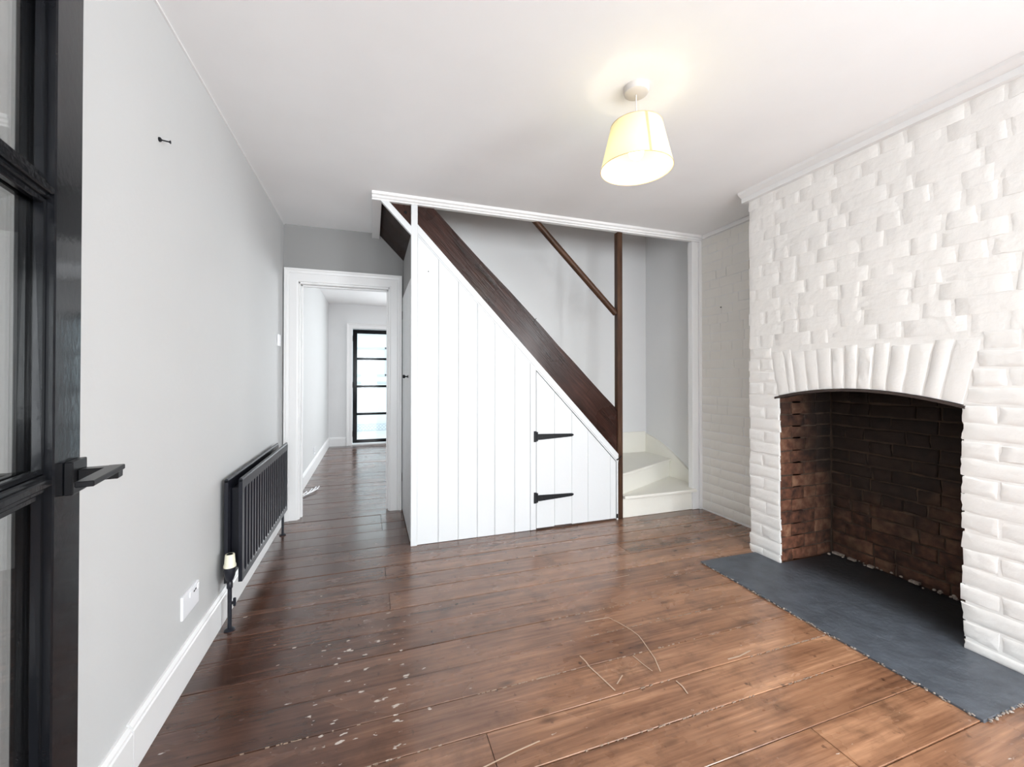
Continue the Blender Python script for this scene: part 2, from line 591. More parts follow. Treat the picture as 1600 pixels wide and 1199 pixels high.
def floorboard(x0, x1, ya, yb):
    g, b = 0.0015, 0.0014
    za = random.uniform(-0.0012, 0.0008)
    tl = random.uniform(-0.0006, 0.0006)
    a, c = ya + g, yb - g
    poly = [(a, -0.021), (c, -0.021), (c, za - b + tl), (c - b, za + tl), (a + b, za - tl), (a, za - b - tl)]
    return MB().prism(poly, YZ, x0 + 0.0012, x1 - 0.0012).build('floorboard', 'floor', floor)


for i in range(len(seams) - 1):
    ya, yb = seams[i], seams[i + 1]
    if ya > YF:
        break
    cc = cuts.get((ya, yb))
    if cc is None:
        cc = [random.choice([0.4, 1.3, 1.9, 0.9])] if ya > 4 or random.random() < .3 and ya > 2.9 else []
    xs = [XL + 0.002] + cc + [2.72]
    for k in range(len(xs) - 1):
        floorboard(xs[k], xs[k + 1], ya, min(yb, YF))

# pale scratches and filler crumbs in the seams
def ribbon(pts, wid, name, m, parent, z=0.0012):
    mb = MB()
    for (a, b) in zip(pts, pts[1:]):
        a, b = V((*a, z)), V((*b, z))
        t = (b - a).normalized()
        s_ = V((-t.y, t.x, 0)) * wid / 2
        up = V((0, 0, 0.0006))
        mb.add([a - s_, b - s_, b + s_, a + s_, a - s_ + up, b - s_ + up, b + s_ + up, a + s_ + up], [(0, 3, 2, 1), (4, 5, 6, 7), (0, 1, 5, 4), (1, 2, 6, 5), (2, 3, 7, 6), (3, 0, 4, 7)])
    return mb.build(name, m, parent)


for pts, wd in [([(0.94, 1.71), (1.0, 1.708), (1.061, 1.705), (1.085, 1.65), (1.105, 1.59), (1.112, 1.545), (1.107, 1.508), (1.085, 1.40), (1.057, 1.33)], 0.0042),
                ([(0.806, 1.51), (0.812, 1.47), (0.811, 1.442), (0.822, 1.39), (0.838, 1.303)], 0.005),
                ([(1.011, 1.441), (1.018, 1.39), (1.029, 1.342)], 0.0035),
                ([(1.08, 1.271), (1.083, 1.24), (1.076, 1.206)], 0.005),
                ([(0.862, 1.328), (0.907, 1.36)], 0.004),
                ([(1.36, 1.300), (1.42, 1.299), (1.49, 1.311)], 0.006),
                ([(1.22, 2.02), (1.40, 2.03)], 0.003),
                ([(0.30, 1.17), (0.42, 1.19), (0.50, 1.20)], 0.004)]:
    tag(ribbon(pts, wd, 'scratch', 'scratch', floor), 'pale scratch on brown board')
mb = MB()
rr = random.Random(3)
for ys, xa, xb, n in [(1.611, 0.7, 1.9, 90), (1.449, 0.45, 1.9, 120), (1.285, 0.75, 2.2, 130), (1.778, 0.9, 1.9, 80), (1.94, 0.9, 1.9, 60), (1.125, 0.7, 1.6, 100), (2.102, 1.2, 1.9, 40), (1.449, -0.3, 0.1, 26), (1.285, -0.25, 0.15, 40), (2.272, 1.0, 1.9, 40)]:
    cl = [rr.uniform(xa, xb) for _ in range(5)]
    for k in range(int(n * .55)):
        x = rr.gauss(rr.choice(cl), .10)
        if not xa - .1 < x < xb + .1:
            continue
        l, h = rr.uniform(0.003, 0.014), rr.uniform(0.0006, 0.0019)
        y = ys + rr.uniform(-0.0018, 0.0018)
        mb.box((x, y - h, -0.006), (x + l, y + h, 0.0008))
tag(mb.build('seam_filler', 'filler', floor), 'pale crumbling filler in the seams', kind='stuff')

# ------------------------------------------------------------------ walls
wl = struct(MB().box((XL - .12, -3.3, -.02), (XL, YF + .12, ZT)).build('wall_left', 'plaster'), 'long pale grey plaster wall on the left', 'wall')
# doorway wall, opening X -0.555..0.15, z to 1.895; a second, higher opening is not there: the stairwell uses the same wall
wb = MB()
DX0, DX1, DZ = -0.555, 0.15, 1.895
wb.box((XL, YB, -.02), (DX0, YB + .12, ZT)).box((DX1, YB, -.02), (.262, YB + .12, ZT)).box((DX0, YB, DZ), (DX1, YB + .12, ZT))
wb_o = struct(wb.build('wall_back', 'plaster_shaded'), 'grey plaster wall with shade painted in, over and beside the open doorway', 'wall')
struct(MB().box((.262, YB, -.02), (2.85, YB + .12, ZT)).build('wall_stairs', 'plaster_white'), 'pale plaster wall running up behind the stairs', 'wall')
wr = MB().box((XS, YP, -.02), (XS + .12, YF + .12, ZT)).box((XA + .003, BY1 - .1, -.02), (XA + .14, YP, ZC + .2)).box((XA + .012, -.85, -.02), (XA + .14, BY0 + .1, ZC + .2)).box((XA + .012, -3.3, -.02), (XA + .14, -2.15, ZC + .2)).box((XA + .012, -2.15, -.02), (XA + .14, -.85, .82)).box((XA + .012, -2.15, 2.02), (XA + .14, -.85, ZC + .2))
wr_o = struct(wr.build('wall_right', 'plaster_white'), 'right-hand wall, plaster by the stairs and white painted brick in the alcove', 'wall')
# wall behind the camera with a wide doorway (the glazed door is one of its leaves), and the front room beyond it
wf = MB()
a0, a1 = Y0 - .12, Y0
wf.box((XL, a0, -.02), (-.345, a1, ZC + .2)).box((-.345, a0, 2.18), (2.50, a1, ZC + .2)).box((2.50, a0, -.02), (XA + .14, a1, ZC + .2))
struct(wf.build('wall_front', 'plaster'), 'grey wall behind the viewer with a wide doorway', 'wall')
wf = MB()
W1, W2, F0, F1 = (-.40, .70), (1.20, 2.30), -3.3, -3.18
wf.box((XL, F0, -.02), (W1[0], F1, ZC + .2)).box((W1[1], F0, -.02), (W2[0], F1, ZC + .2)).box((W2[1], F0, -.02), (XA + .14, F1, ZC + .2))
for p, q in (W1, W2):
    wf.box((p, F0, -.02), (q, F1, .52)).box((p, F0, 2.02), (q, F1, ZC + .2))
struct(wf.build('wall_street', 'plaster'), 'window wall of the front room behind the viewer', 'wall')
for n_, (p, q) in enumerate((W1, W2)):
    wi = MB().box((p, F0 + .03, .52), (p + .05, F1 - .04, 2.02)).box((q - .05, F0 + .03, .52), (q, F1 - .04, 2.02)).box((p + .05, F0 + .03, 1.97), (q - .05, F1 - .04, 2.02)).box((p + .05, F0 + .03, .52), (q - .05, F1 - .04, .57)).box((p + .05, F0 + .04, 1.40), (q - .05, F1 - .05, 1.44))
    struct(wi.build('window_%d' % (n_ + 1), 'trim'), 'white sash window of the front room behind the viewer', 'window')
wfar = MB()
FX0, FX1, FZ = -0.30, 0.56, 1.925
wfar.box((XL, YF, -.02), (FX0, YF + .12, ZC2 + .2)).box((FX0, YF, FZ), (FX1, YF + .12, ZC2 + .2)).box((FX1, YF, -.02), (2.85, YF + .12, ZC2 + .2))
struct(wfar.build('wall_far', 'plaster_white'), 'pale grey end wall of the next room around the glazed door', 'wall')

# ceilings
ce = MB().box((XL, -3.3, ZC), (XA + .14, YP - .02, ZC + .2)).box((XL, YP - .02, ZC), (0.0, YB, ZC + .2))
struct(ce.build('ceiling', 'ceiling'), 'off-white plaster ceiling with the stairwell opening', 'ceiling')
struct(MB().box((XL, YB + .12, ZC2), (XS, YF, ZC2 + .2)).build('ceiling.001', 'ceiling'), 'white ceiling of the next room', 'ceiling')
# stairwell above the ceiling
sw = MB().box((-1.1, YP - .14, ZC + .2), (XS + .12, YP - .02, ZT)).box((-1.2, YP - .14, ZC + .2), (-1.1, YB + .12, ZT)).box((-1.2, YP - .14, ZT), (XS + .12, YB + .12, ZT + .1))
struct(sw.build('wall_stairwell', 'plaster'), 'upper walls of the stairwell', 'wall')

# ------------------------------------------------------------------ trims
# moulded coving along the stairwell edge, its return on the left, coving on the chimney breast, bead on the alcove
cov = [(YP + .02, 2.297), (YP - .012, 2.297), (YP - .012, 2.306), (YP - .022, 2.312), (YP - .022, 2.324), (YP - .034, 2.330), (YP - .040, ZC), (YP + .02, ZC)]
struct(MB().prism(cov, YZ, 0.0, XA + .012).build('trim_1', 'trim'), 'white moulded trim along the edge of the stairwell ceiling', 'trim')
struct(MB().box((-.0, YP + .02, 2.300), (.062, YB, ZC)).build('trim_2', 'trim', bevel=.003), 'short white trim returning to the doorway wall under the ceiling', 'trim')
cb = [(XB + .02, 2.284), (XB - .022, 2.284), (XB - .022, 2.312), (XB - .030, 2.316), (XB - .052, 2.330), (XB - .056, ZC), (XB + .02, ZC)]
struct(MB().prism(cb, lambda a, b, d: (a, d, b), BY0 - .02, BY1 + .03).build('trim_3', 'trim'), 'white cornice strip along the top of the chimney breast', 'trim')
struct(MB().box((XA - .018, BY1, 2.312), (XA + .012, YP - .04, ZC)).build('trim_4', 'trim', bevel=.003), 'narrow white strip at the top of the alcove wall', 'trim')
struct(MB().box((XL, Y0, ZC - .007), (XL + .007, YB, ZC)).build('trim_10', 'trim'), 'thin white line where the left wall meets the ceiling', 'trim')
# stair opening right-hand post trim
t5 = MB().box((2.60, YP - .005, 0), (2.665, YP + .05, 2.297)).box((2.665, YP - .018, 0), (XA + .011, YP + .05, 2.297))
struct(t5.build('trim_5', 'trim', bevel=.003), 'white upright trim between the stairs and the brick alcove', 'trim')


def casing(name, x0, x1, z, wd, y, sgn, m, label, left=True, right=True):
    """moulded architrave on the -Y face at y around an opening"""
    prof = [(0.0, 0.0), (0.0, 0.013), (0.012, 0.016), (wd * .62, 0.016), (wd * .66, 0.022), (wd * .82, 0.024), (wd * .88, 0.030), (wd, 0.030), (wd, 0.0)]
    mb = MB()
    n = len(prof)
    rows = []
    pts = []
    if left:
        pts += [lambda o: (x0 - o, 0.0), lambda o: (x0 - o, z + o)]
    else:
        pts += [lambda o: (x0, z + o)]
    if right:
        pts += [lambda o: (x1 + o, z + o), lambda o: (x1 + o, 0.0)]
    else:
        pts += [lambda o: (x1, z + o)]
    vs = []
    for pf in pts:
        for o, d in prof:
            a, b = pf(o)
            vs.append((a, y - d, b))
    fs = []
    for i in range(len(pts) - 1):
        for k in range(n):
            fs.append((i * n + k, i * n + (k + 1) % n, (i + 1) * n + (k + 1) % n, (i + 1) * n + k))
    fs += [tuple(range(n)), tuple((len(pts) - 1) * n + k for k in range(n - 1, -1, -1))]
    mb.add(vs, fs)
    return struct(mb.build(name, m), label, 'trim')


casing('trim_6', DX0 + .004, DX1 - .006, DZ, 0.100, YB, 1, 'trim', 'white moulded casing around the open doorway')
# lining and stop of the doorway
ln = MB().box((DX0 - .001, YB, 0), (DX0 + .016, YB + .12, DZ)).box((DX1 - .016, YB, 0), (DX1 + .001, YB + .12, DZ)).box((DX0, YB, DZ - .016), (DX1, YB + .12, DZ + .001))
ln.box((DX0 + .016, YB + .05, 0), (DX0 + .028, YB + .08, DZ - .016)).box((DX1 - .028, YB + .05, 0), (DX1 - .016, YB + .08, DZ - .016)).box((DX0 + .016, YB + .05, DZ - .028), (DX1 - .016, YB + .08, DZ - .016))
struct(ln.build('trim_7', 'trim', bevel=.002), 'white lining inside the open doorway', 'trim')
casing('trim_8', FX0 + .004, FX1 - .004, FZ, 0.09, YF, 1, 'trim', 'white casing around the far glazed door')


def skirting(name, p0, p1, n, h, m, label, t=0.018):
    """board with a small moulded top from p0 to p1; n points into the room"""
    p0, p1, n = V((*p0, 0)), V((*p1, 0)), V((*n, 0))
    prof = [(0, 0), (t, 0), (t, h - .022), (t - .004, h - .018), (t - .004, h - .010), (t - .012, h), (0, h)]
    mb = MB()
    k = len(prof)
    vs = [p + n * a + V((0, 0, b)) for p in (p0, p1) for a, b in prof]
    mb.add(vs, [tuple(range(k)), tuple(range(2 * k - 1, k - 1, -1))] + [(i, (i + 1) % k, k + (i + 1) % k, k + i) for i in range(k)])
    return struct(mb.build(name, m), label, 'skirting')


sk = skirting('baseboard_left', (XL, 1.478), (XL, YB - .001), (1, 0), .142, 'trim', 'white skirting board along the left wall')
# the older, nearer lengths butt against it: visible joints
for ya, yb in [(0.09, 1.474)]:
    s2 = skirting('board', (XL, ya), (XL, yb), (1, 0), .139, 'trim', None)
    s2.parent = sk
    for k in ('kind', 'label', 'category'):
        if k in s2:
            del s2[k]
MBj = MB().box((XL + .017, 2.196, 0.002), (XL + .0192, 2.199, .118))
MBj.build('joint', 'groove', sk)
skirting('baseboard_next', (XL, YB + .121), (XL, YF), (1, 0), .145, 'trim', 'white skirting on the left wall of the next room')
skirting('baseboard_far', (XL + .018, YF), (FX0 - .09, YF), (0, -1), .145, 'trim', 'white skirting beside the far glazed door')

# ------------------------------------------------------------------ painted brickwork
def brick_mesh(mb, o, ux, uz, un, w, h, proud, back, rng, jit=0.002, round_=0.006, nu=4, nv=3, rough=0.0012, drop=None, vdrop=None):
    """one irregular brick: soft-edged front grid in frame (o; ux, uz, un)."""
    o, ux, uz, un = V(o), V(ux), V(uz), V(un)
    tilt_u, tilt_v = rng.uniform(-.0012, .0012), rng.uniform(-.0012, .0012)
    us = [0, round_] + [round_ + (w - 2 * round_) * i / nu for i in range(1, nu)] + [w - round_, w]
    vs_ = [0, round_] + [round_ + (h - 2 * round_) * i / nv for i in range(1, nv)] + [h - round_, h]
    cor = [[(rng.uniform(-jit, jit), rng.uniform(-jit, jit)) for _ in range(2)] for _ in range(2)]
    pts = []
    for j, v in enumerate(vs_):
        for i, u in enumerate(us):
            edge = i in (0, len(us) - 1) or j in (0, len(vs_) - 1)
            ring2 = not edge and (i in (1, len(us) - 2) or j in (1, len(vs_) - 2))
            n = proud + (u / w - .5) * tilt_u * 2 + (v / h - .5) * tilt_v * 2 + rng.uniform(-rough, rough)
            dr = round_ * .9 if drop is None else drop
            vd = dr if vdrop is None else vdrop
            if i in (0, len(us) - 1):
                n -= dr
            elif j in (0, len(vs_) - 1):
                n -= vd
            elif ring2:
                n -= dr * 0.12
            du = rng.uniform(-jit, jit) * .6 if i in (0, len(us) - 1) else 0
            dv = rng.uniform(-jit, jit) * .6 if j in (0, len(vs_) - 1) else 0
            cu = cor[0 if v < h / 2 else 1][0 if u < w / 2 else 1]
            pts.append(o + ux * (u + du + cu[0] * abs(2 * u / w - 1)) + uz * (v + dv + cu[1] * abs(2 * v / h - 1)) + un * n)
    nx, ny = len(us), len(vs_)
    fs = [(j * nx + i, j * nx + i + 1, (j + 1) * nx + i + 1, (j + 1) * nx + i) for j in range(ny - 1) for i in range(nx - 1)]
    per = [i for i in range(nx)] + [j * nx + nx - 1 for j in range(1, ny)] + [(ny - 1) * nx + i for i in range(nx - 2, -1, -1)] + [j * nx for j in range(ny - 2, 0, -1)]
    b0 = len(pts)
    for k in per:
        p = pts[k]
        d = (p - o).dot(un)
        pts.append(p - un * (d + back))
    m = len(per)
    fs += [(per[k], b0 + k, b0 + (k + 1) % m, per[(k + 1) % m]) for k in range(m)]
    mb.add(pts, fs)
    return mb


CH = 0.0748       # course height
Z_OFF = OSP - 13 * CH
JT = 0.009


def course_bricks(y_lo, y_hi, k, rng, from_hi=True):
    """Flemish-like course between y_lo and y_hi: list of (ya, yb)"""
    st, hd = 0.222, 0.106
    seq = []
    y = y_hi
    flag = k % 2
    if flag:
        seq.append(hd if rng.random() < .75 else st)
    i = 0
    out = []
    while y > y_lo + 0.02:
        if seq:
            L = seq.pop(0)
        else:
            L = st if (i + flag) % 2 == 0 else hd
            if rng.random() < .16:
                L = hd
            i += 1
        L *= rng.uniform(.93, 1.06)
        if not out:
            L *= rng.choice([.5, .75, 1, 1, 1])
        ya = max(y_lo, y - L)
        if ya - y_lo < 0.05:
            ya = y_lo
        out.append((ya, y))
        y = ya
    return out


cbreast = MB()
PL = XB + .006    # mortar face
TX = XA + .012    # back of the breast (alcove wall plane)
# backing masonry: two piers and the mass above, leaving the opening and the firebox free
JY0, JY1 = OY0 - .004, OY1 + .004
cbreast.box((PL, BY0 + .006, 0), (TX, JY0 - .03, OSP)).box((PL, JY0 - .03, 0), (PL + .016, JY0 - .002, OSP))
cbreast.box((PL, JY1 + .03, 0), (TX, BY1 - .006, OSP)).box((PL, JY1 + .002, 0), (PL + .016, JY1 + .03, OSP))
cbreast.box((PL, BY0 + .006, 1.33), (TX, BY1 - .006, ZC))
NSEG = 14
arcpts = []
yc = (OY0 + OY1) / 2
for i in range(NSEG + 1):
    t = i / NSEG
    y = JY0 + (JY1 - JY0) * t
    arcpts.append((y, OSP + (OCR - OSP) * (1 - ((y - yc) / ((OY1 - OY0) / 2)) ** 2)))
top = [(BY1 - .006, OSP), (BY1 - .006, 1.33), (BY0 + .006, 1.33), (BY0 + .006, OSP)]
cbreast.prism(arcpts + top, YZ, PL, PL + .13)
breast = struct(cbreast.build('chimney_breast', 'brick_white'), 'white painted brick chimney breast with an arched fireplace opening', 'chimney breast')
# bricks: arch zone occupies z OSP..1.30 between Y 0.985 and 1.90
ARCH_TOP = 1.296


def arch_edge(z, side):
    """Y of the skewback of the arch at height z"""
    t = (z - OSP) / (ARCH_TOP - OSP)
    return (OY1 + 0.005 + 0.045 * t) if side > 0 else (OY0 - 0.005 - 0.060 * t)


rng = random.Random(11)
k0 = -int(Z_OFF / CH) - 1
k = k0
while Z_OFF + k * CH < 2.30:
    z0 = Z_OFF + k * CH
    z1 = z0 + CH
    zz0 = max(z0, 0.004)
    zz1 = min(z1, 2.292)
    zm = (z0 + z1) / 2
    segs = []
    if zm < OSP:
        segs = [(BY0, OY0, False), (OY1, BY1, True)]
    elif zm < ARCH_TOP:
        segs = [(BY0, arch_edge(zm, -1), False), (arch_edge(zm, 1), BY1, True)]
    else:
        segs = [(BY0, BY1, True)]
    if zz1 - zz0 > 0.012:
        for lo, hi, left in segs:
            if zm < ARCH_TOP:
                # pier: one stretcher, or two halves, turn by turn
                L = hi - lo
                if left:
                    cutl = [] if k % 2 == 0 else [lo + L * rng.uniform(.42, .58)]
                else:
                    cutl = [hi - 0.108] if k % 2 == 0 else []
                e = [lo] + cutl + [hi]
                pieces = [(e[i], e[i + 1]) for i in range(len(e) - 1)]
            else:
                pieces = course_bricks(lo, hi, k, rng)
            for ya, yb in pieces:
                jr = rng.uniform(-.006, .005) if abs(yb - OY0) < .01 else 0      # ragged opening edge
                jl = rng.uniform(-.005, .006) if abs(ya - OY1) < .01 else 0
                je = rng.uniform(-.008, .004) if abs(yb - BY1) < .01 else 0
                yA, yB_ = ya + JT / 2 + jl - (JT / 2 if abs(ya - OY1) < .01 else 0), yb - JT / 2 + jr + je + (JT / 2 if abs(yb - OY0) < .01 or abs(yb - BY1) < .01 else 0)
                smooth_zone = zm > 1.95 and rng.random() < .3
                pr = rng.uniform(.001, .0055) * (.6 if smooth_zone else 1)
                mb = MB()
                low = zm < ARCH_TOP
                pr = rng.uniform(.0018, .0042) if low else rng.uniform(.0004, .0022)
                # u runs towards -Y (left to right as seen), n towards -X
                hz = JT * (.55 if zm < ARCH_TOP else .3)
                corner = abs(ya - OY1) < .01 or abs(yb - OY0) < .01 or abs(yb - BY1) < .01
                brick_mesh(mb, (PL, yB_, zz0 + hz / 2), (0, -1, 0), (0, 0, 1), (-1, 0, 0), yB_ - yA, zz1 - zz0 - hz, pr, .012, rng, jit=.0032 if low else .0024, round_=.006, drop=pr * (.75 if low else 1) + (0 if low else .001), vdrop=(pr + .001 if low else pr * .35), rough=.0009 if low else .0005)
                mb.build('brick', 'brick_white', breast, smooth=True)
    k += 1
# arch of upright bricks
NV = 13
ea, eb = OY0 - .005, OY1 + .005
ta, tb = arch_edge(ARCH_TOP, -1), arch_edge(ARCH_TOP, 1)
bw = [rng.uniform(.8, 1.15) for _ in range(NV)]
bw[NV - 2] = .62
bw[NV - 1] = .95
tot = sum(bw)
acc = 0
for i in range(NV):
    f0, f1 = acc / tot, (acc + bw[i]) / tot
    acc += bw[i]
    b0, b1 = ea + (eb - ea) * f0, ea + (eb - ea) * f1
    t0, t1 = ta + (tb - ta) * f0, ta + (tb - ta) * f1

    def zb(y):
        return OSP + (OCR - OSP) * max(0, 1 - ((y - yc) / ((OY1 - OY0) / 2)) ** 2)
    g = .0042
    tz = ARCH_TOP + rng.uniform(-.012, .006)
    pr = rng.uniform(.0022, .0045)
    q = [(b0 + g, zb(b0 + g)), (b1 - g, zb(b1 - g)), (t1 - g, tz), (t0 + g, tz)]
    # grid 5 x 6 with rounded rim
    mb = MB()
    NU, NW = 5, 8
    pts = []
    for j in range(NW):
        v = [0, .03, .2, .4, .6, .8, .97, 1][j]
        for ii in range(NU):
            u = [0, .09, .5, .91, 1][ii]
            y = (q[0][0] * (1 - u) + q[1][0] * u) * (1 - v) + (q[3][0] * (1 - u) + q[2][0] * u) * v
            z = (q[0][1] * (1 - u) + q[1][1] * u) * (1 - v) + (q[3][1] * (1 - u) + q[2][1] * u) * v
            n = pr + rng.uniform(-.0013, .0013)
            if ii in (0, NU - 1) or j in (0, NW - 1):
                n -= pr * .7
                y += rng.uniform(-.0018, .0018)
            pts.append((PL - n, y, z))
    fs = [(j * NU + a, j * NU + a + 1, (j + 1) * NU + a + 1, (j + 1) * NU + a) for j in range(NW - 1) for a in range(NU - 1)]
    per = [a for a in range(NU)] + [j * NU + NU - 1 for j in range(1, NW)] + [(NW - 1) * NU + a for a in range(NU - 2, -1, -1)] + [j * NU for j in range(NW - 2, 0, -1)]
    nb = len(pts)
    for a in per:
        pts.append((PL + .1, pts[a][1], pts[a][2]))
    fs += [(per[a], nb + a, nb + (a + 1) % len(per), per[(a + 1) % len(per)]) for a in range(len(per))]
    mb.add(pts, fs)
    mb.build('arch_brick', 'brick_white', breast, smooth=True)
# flat iron bar that carries the arch
mb = MB()
prof = []
N = 18
vs = []
for i in range(N + 1):
    y = OY0 - .012 + (OY1 - OY0 + .034) * i / N
    zz = OSP + (OCR - OSP) * (1 - ((y - yc) / ((OY1 - OY0) / 2)) ** 2) - .003
    vs += [(XB - .004, y, zz), (XB + .075, y, zz), (XB + .075, y, zz - .012), (XB - .004, y, zz - .012)]
fs = []
for i in range(N):
    for a in range(4):
        fs.append((i * 4 + a, i * 4 + (a + 1) % 4, (i + 1) * 4 + (a + 1) % 4, (i + 1) * 4 + a))
fs += [(0, 1, 2, 3), (N * 4 + 3, N * 4 + 2, N * 4 + 1, N * 4)]
mb.add(vs, fs)
tag(mb.build('arch_bar', 'rust', breast), 'rusty iron bar bent under the arch')

# alcove brickwork (part of the right-hand wall)
rng = random.Random(5)
k = 0
z = 0.012
while z < 2.31:
    h = CH * rng.uniform(.97, 1.03)
    z1 = min(z + h, 2.31)
    pieces = course_bricks(BY1 - .02, YP - .006, k, rng)
    for ya, yb in pieces:
        mb = MB()
        low = z < .9
        brick_mesh(mb, (XA + .003, yb - .0014, z + .0017), (0, -1, 0), (0, 0, 1), (-1, 0, 0), yb - ya - .0028, z1 - z - .0035, .003 + rng.uniform(-.0005, .0006) * (2.4 if low else 1), .002, rng, jit=.0016, round_=.004, rough=.0006, nu=3, nv=2, drop=.0012, vdrop=.0022 if low else .001)
        mb.build('brick', 'brick_alcove', wr_o, smooth=True)
    z = z1
    k += 1
tag(MB().lathe([(0.0, 0), (.004, 0), (.004, .006), (0, .006)], (XA - .001, 2.625, 1.70), 8, (-1, 0, 0)).build('nail', 'black_iron', wr_o), 'dark nail in the alcove wall')

# firebox
fb = MB()
fb.box((FBX + .012, OY0 - .16, 0), (FBX + .1, OY1 + .16, 1.6))
fb.box((PL + .016, JY1 + .010, 0), (PL + .2, JY1 + .03, OSP)).box((PL + .132, JY1 + .010, 0), (FBX + .1, OY1 + .12, 1.33))
fb.box((PL + .016, JY0 - .03, 0), (PL + .2, JY0 - .010, OSP)).box((PL + .132, OY0 - .12, 0), (FBX + .1, JY0 - .010, 1.33))
fb.box((PL + .132, OY0 - .12, 1.33), (FBX + .1, OY1 + .12, 1.42))
fire = struct(fb.build('fireplace', 'fire_mortar'), 'sooty red-brown brick firebox inside the chimney breast', 'fireplace')
rng = random.Random(21)
z = 0.003
k = 0
while z < 1.2:
    h = 0.0735 * rng.uniform(.95, 1.05)
    # left side, facing the viewer (normal -Y), runs from the front to the fireback
    x = PL + .012
    first = True
    while x < FBX - .02:
        L = (0.105 if (k % 2 == 0) == first else 0.215) * rng.uniform(.93, 1.05)
        x1 = min(x + L, FBX)
        if FBX - x1 < .05:
            x1 = FBX
        mb = MB()
        yw = JY1 + .010
        brick_mesh(mb, (x + .004, yw, z + .004), (1, 0, 0), (0, 0, 1), (0, -1, 0), x1 - x - .006, h - .007, .005 + rng.uniform(-.0012, .0015), .0, rng, jit=.003, round_=.006, drop=.003, nu=3, nv=2, rough=.002)
        mb.build('firebrick', 'firebrick', fire, smooth=True)
        x = x1
        first = False
    # fireback (normal -X)
    for ya, yb in course_bricks(JY0, JY1 + .004, k + 1, rng):
        mb = MB()
        brick_mesh(mb, (FBX + .012, yb - .004, z + .004), (0, -1, 0), (0, 0, 1), (-1, 0, 0), yb - ya - .008, h - .009, .011 + rng.uniform(-.002, .002), .0, rng, jit=.003, round_=.006, nu=3, nv=2, rough=.002)
        mb.build('firebrick', 'firebrick', fire, smooth=True)
    # right side (normal +Y)
    x = PL + .012
    first = True
    while x < FBX - .02:
        L = (0.105 if (k % 2 == 1) == first else 0.215) * rng.uniform(.93, 1.05)
        x1 = min(x + L, FBX)
        if FBX - x1 < .05:
            x1 = FBX
        mb = MB()
        brick_mesh(mb, (x1 - .004, JY0 - .010, z + .004), (-1, 0, 0), (0, 0, 1), (0, 1, 0), x1 - x - .008, h - .009, .010 + rng.uniform(-.004, .004), .0, rng, jit=.003, round_=.006, nu=3, nv=2, rough=.002)
        mb.build('firebrick', 'firebrick', fire, smooth=True)
        x = x1
        first = False
    z += h
    k += 1
# mortar rubble along the foot of the fireback
mb = MB()
rng = random.Random(31)
for i in range(26):
    y = rng.uniform(OY0 + .15, OY1 - .01)
    x = FBX - .012 - abs(rng.gauss(0, .025))
    s = rng.uniform(.003, .011)
    mb.lathe([(0, -s * .4), (s, 0), (s * .6, s * .7), (0, s * .8)], (x, y, .021 + s * .3), 6, (rng.uniform(-.3, .3), rng.uniform(-.3, .3), 1))
for (y, x, sx, sy) in [(1.80, 2.775, .012, .03), (1.72, 2.77, .01, .02), (1.42, 2.785, .012, .022), (1.62, 2.77, .01, .014)]:
    mb.box((x - sx, y - sy, .019), (x + sx, y + sy, .030))
tag(mb.build('mortar_rubble', 'debris', fire, smooth=False), 'loose pale mortar crumbs', kind='stuff')

# hearth slab: a T of slate, tongue into the firebox
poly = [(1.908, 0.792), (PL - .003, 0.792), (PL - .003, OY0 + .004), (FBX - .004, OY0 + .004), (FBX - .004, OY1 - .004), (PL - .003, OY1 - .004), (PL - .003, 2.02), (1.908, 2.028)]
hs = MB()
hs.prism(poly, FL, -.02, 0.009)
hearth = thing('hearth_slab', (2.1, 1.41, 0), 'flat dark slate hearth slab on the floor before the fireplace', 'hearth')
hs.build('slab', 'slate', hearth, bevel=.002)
mb = MB()
rng = random.Random(8)
for i in range(170):
    y = rng.uniform(.80, 2.02)
    if rng.random() < .25:
        continue
    s = rng.uniform(.002, .0055)
    mb.lathe([(0, -s * .4), (s, 0), (s * .6, s * .6), (0, s * .7)], (1.905 - abs(rng.gauss(0, .003)), y, .002 + rng.uniform(0, .008)), 5, (rng.uniform(-.4, .4), rng.uniform(-.4, .4), 1))
for i in range(60):
    x = rng.uniform(1.92, 2.33)
    s = rng.uniform(.002, .006)
    mb.lathe([(0, -s * .4), (s, 0), (s * .6, s * .6), (0, s * .7)], (x, .789 - abs(rng.gauss(0, .003)), .003 + rng.uniform(0, .008)), 5, (rng.uniform(-.4, .4), rng.uniform(-.4, .4), 1))
tag(mb.build('edge_crumbs', 'debris', hearth), 'pale mortar crumbs along the slab edge', kind='stuff')

# ------------------------------------------------------------------ staircase
stair = thing('staircase', (1.9, 3.2, 0), 'narrow winding staircase with brown string, newel post and cream treads', 'staircase')
ST_Y0 = YP + .012
# treads and risers: three winders turning left, then straight steps behind the string
NPX, NPY = 1.90, 2.905
LX = XS - .022


def slab(poly, z0, z1, name, m, bevel=.003):
    return MB().prism(poly, FL, z0, z1).build(name, m, stair, bevel=bevel)


Z1, Z2, Z3 = .18, .352, .535
slab([(1.915, YP + .008), (2.60, YP + .008), (2.60, YP + .026), (1.915, YP + .026)], 0, Z1 - .022, 'riser', 'cream')
slab([(1.913, YP - .026), (2.615, YP - .036), (2.66, YP + .052), (LX, YP + .052), (LX, 3.32), (1.93, 2.95), (1.913, 2.9)], Z1 - .022, Z1, 'tread', 'cream')
d2 = V((2.70 - 1.965, 3.26 - 2.905, 0)).normalized()
n2 = V((-d2.y, d2.x, 0))


def along(p, q, w0, w1):
    p, q = V((*p, 0)), V((*q, 0))
    d = (q - p).normalized()
    n = V((-d.y, d.x, 0))
    return [tuple((x)[:2]) for x in (p + n * w0, q + n * w0, q + n * w1, p + n * w1)]


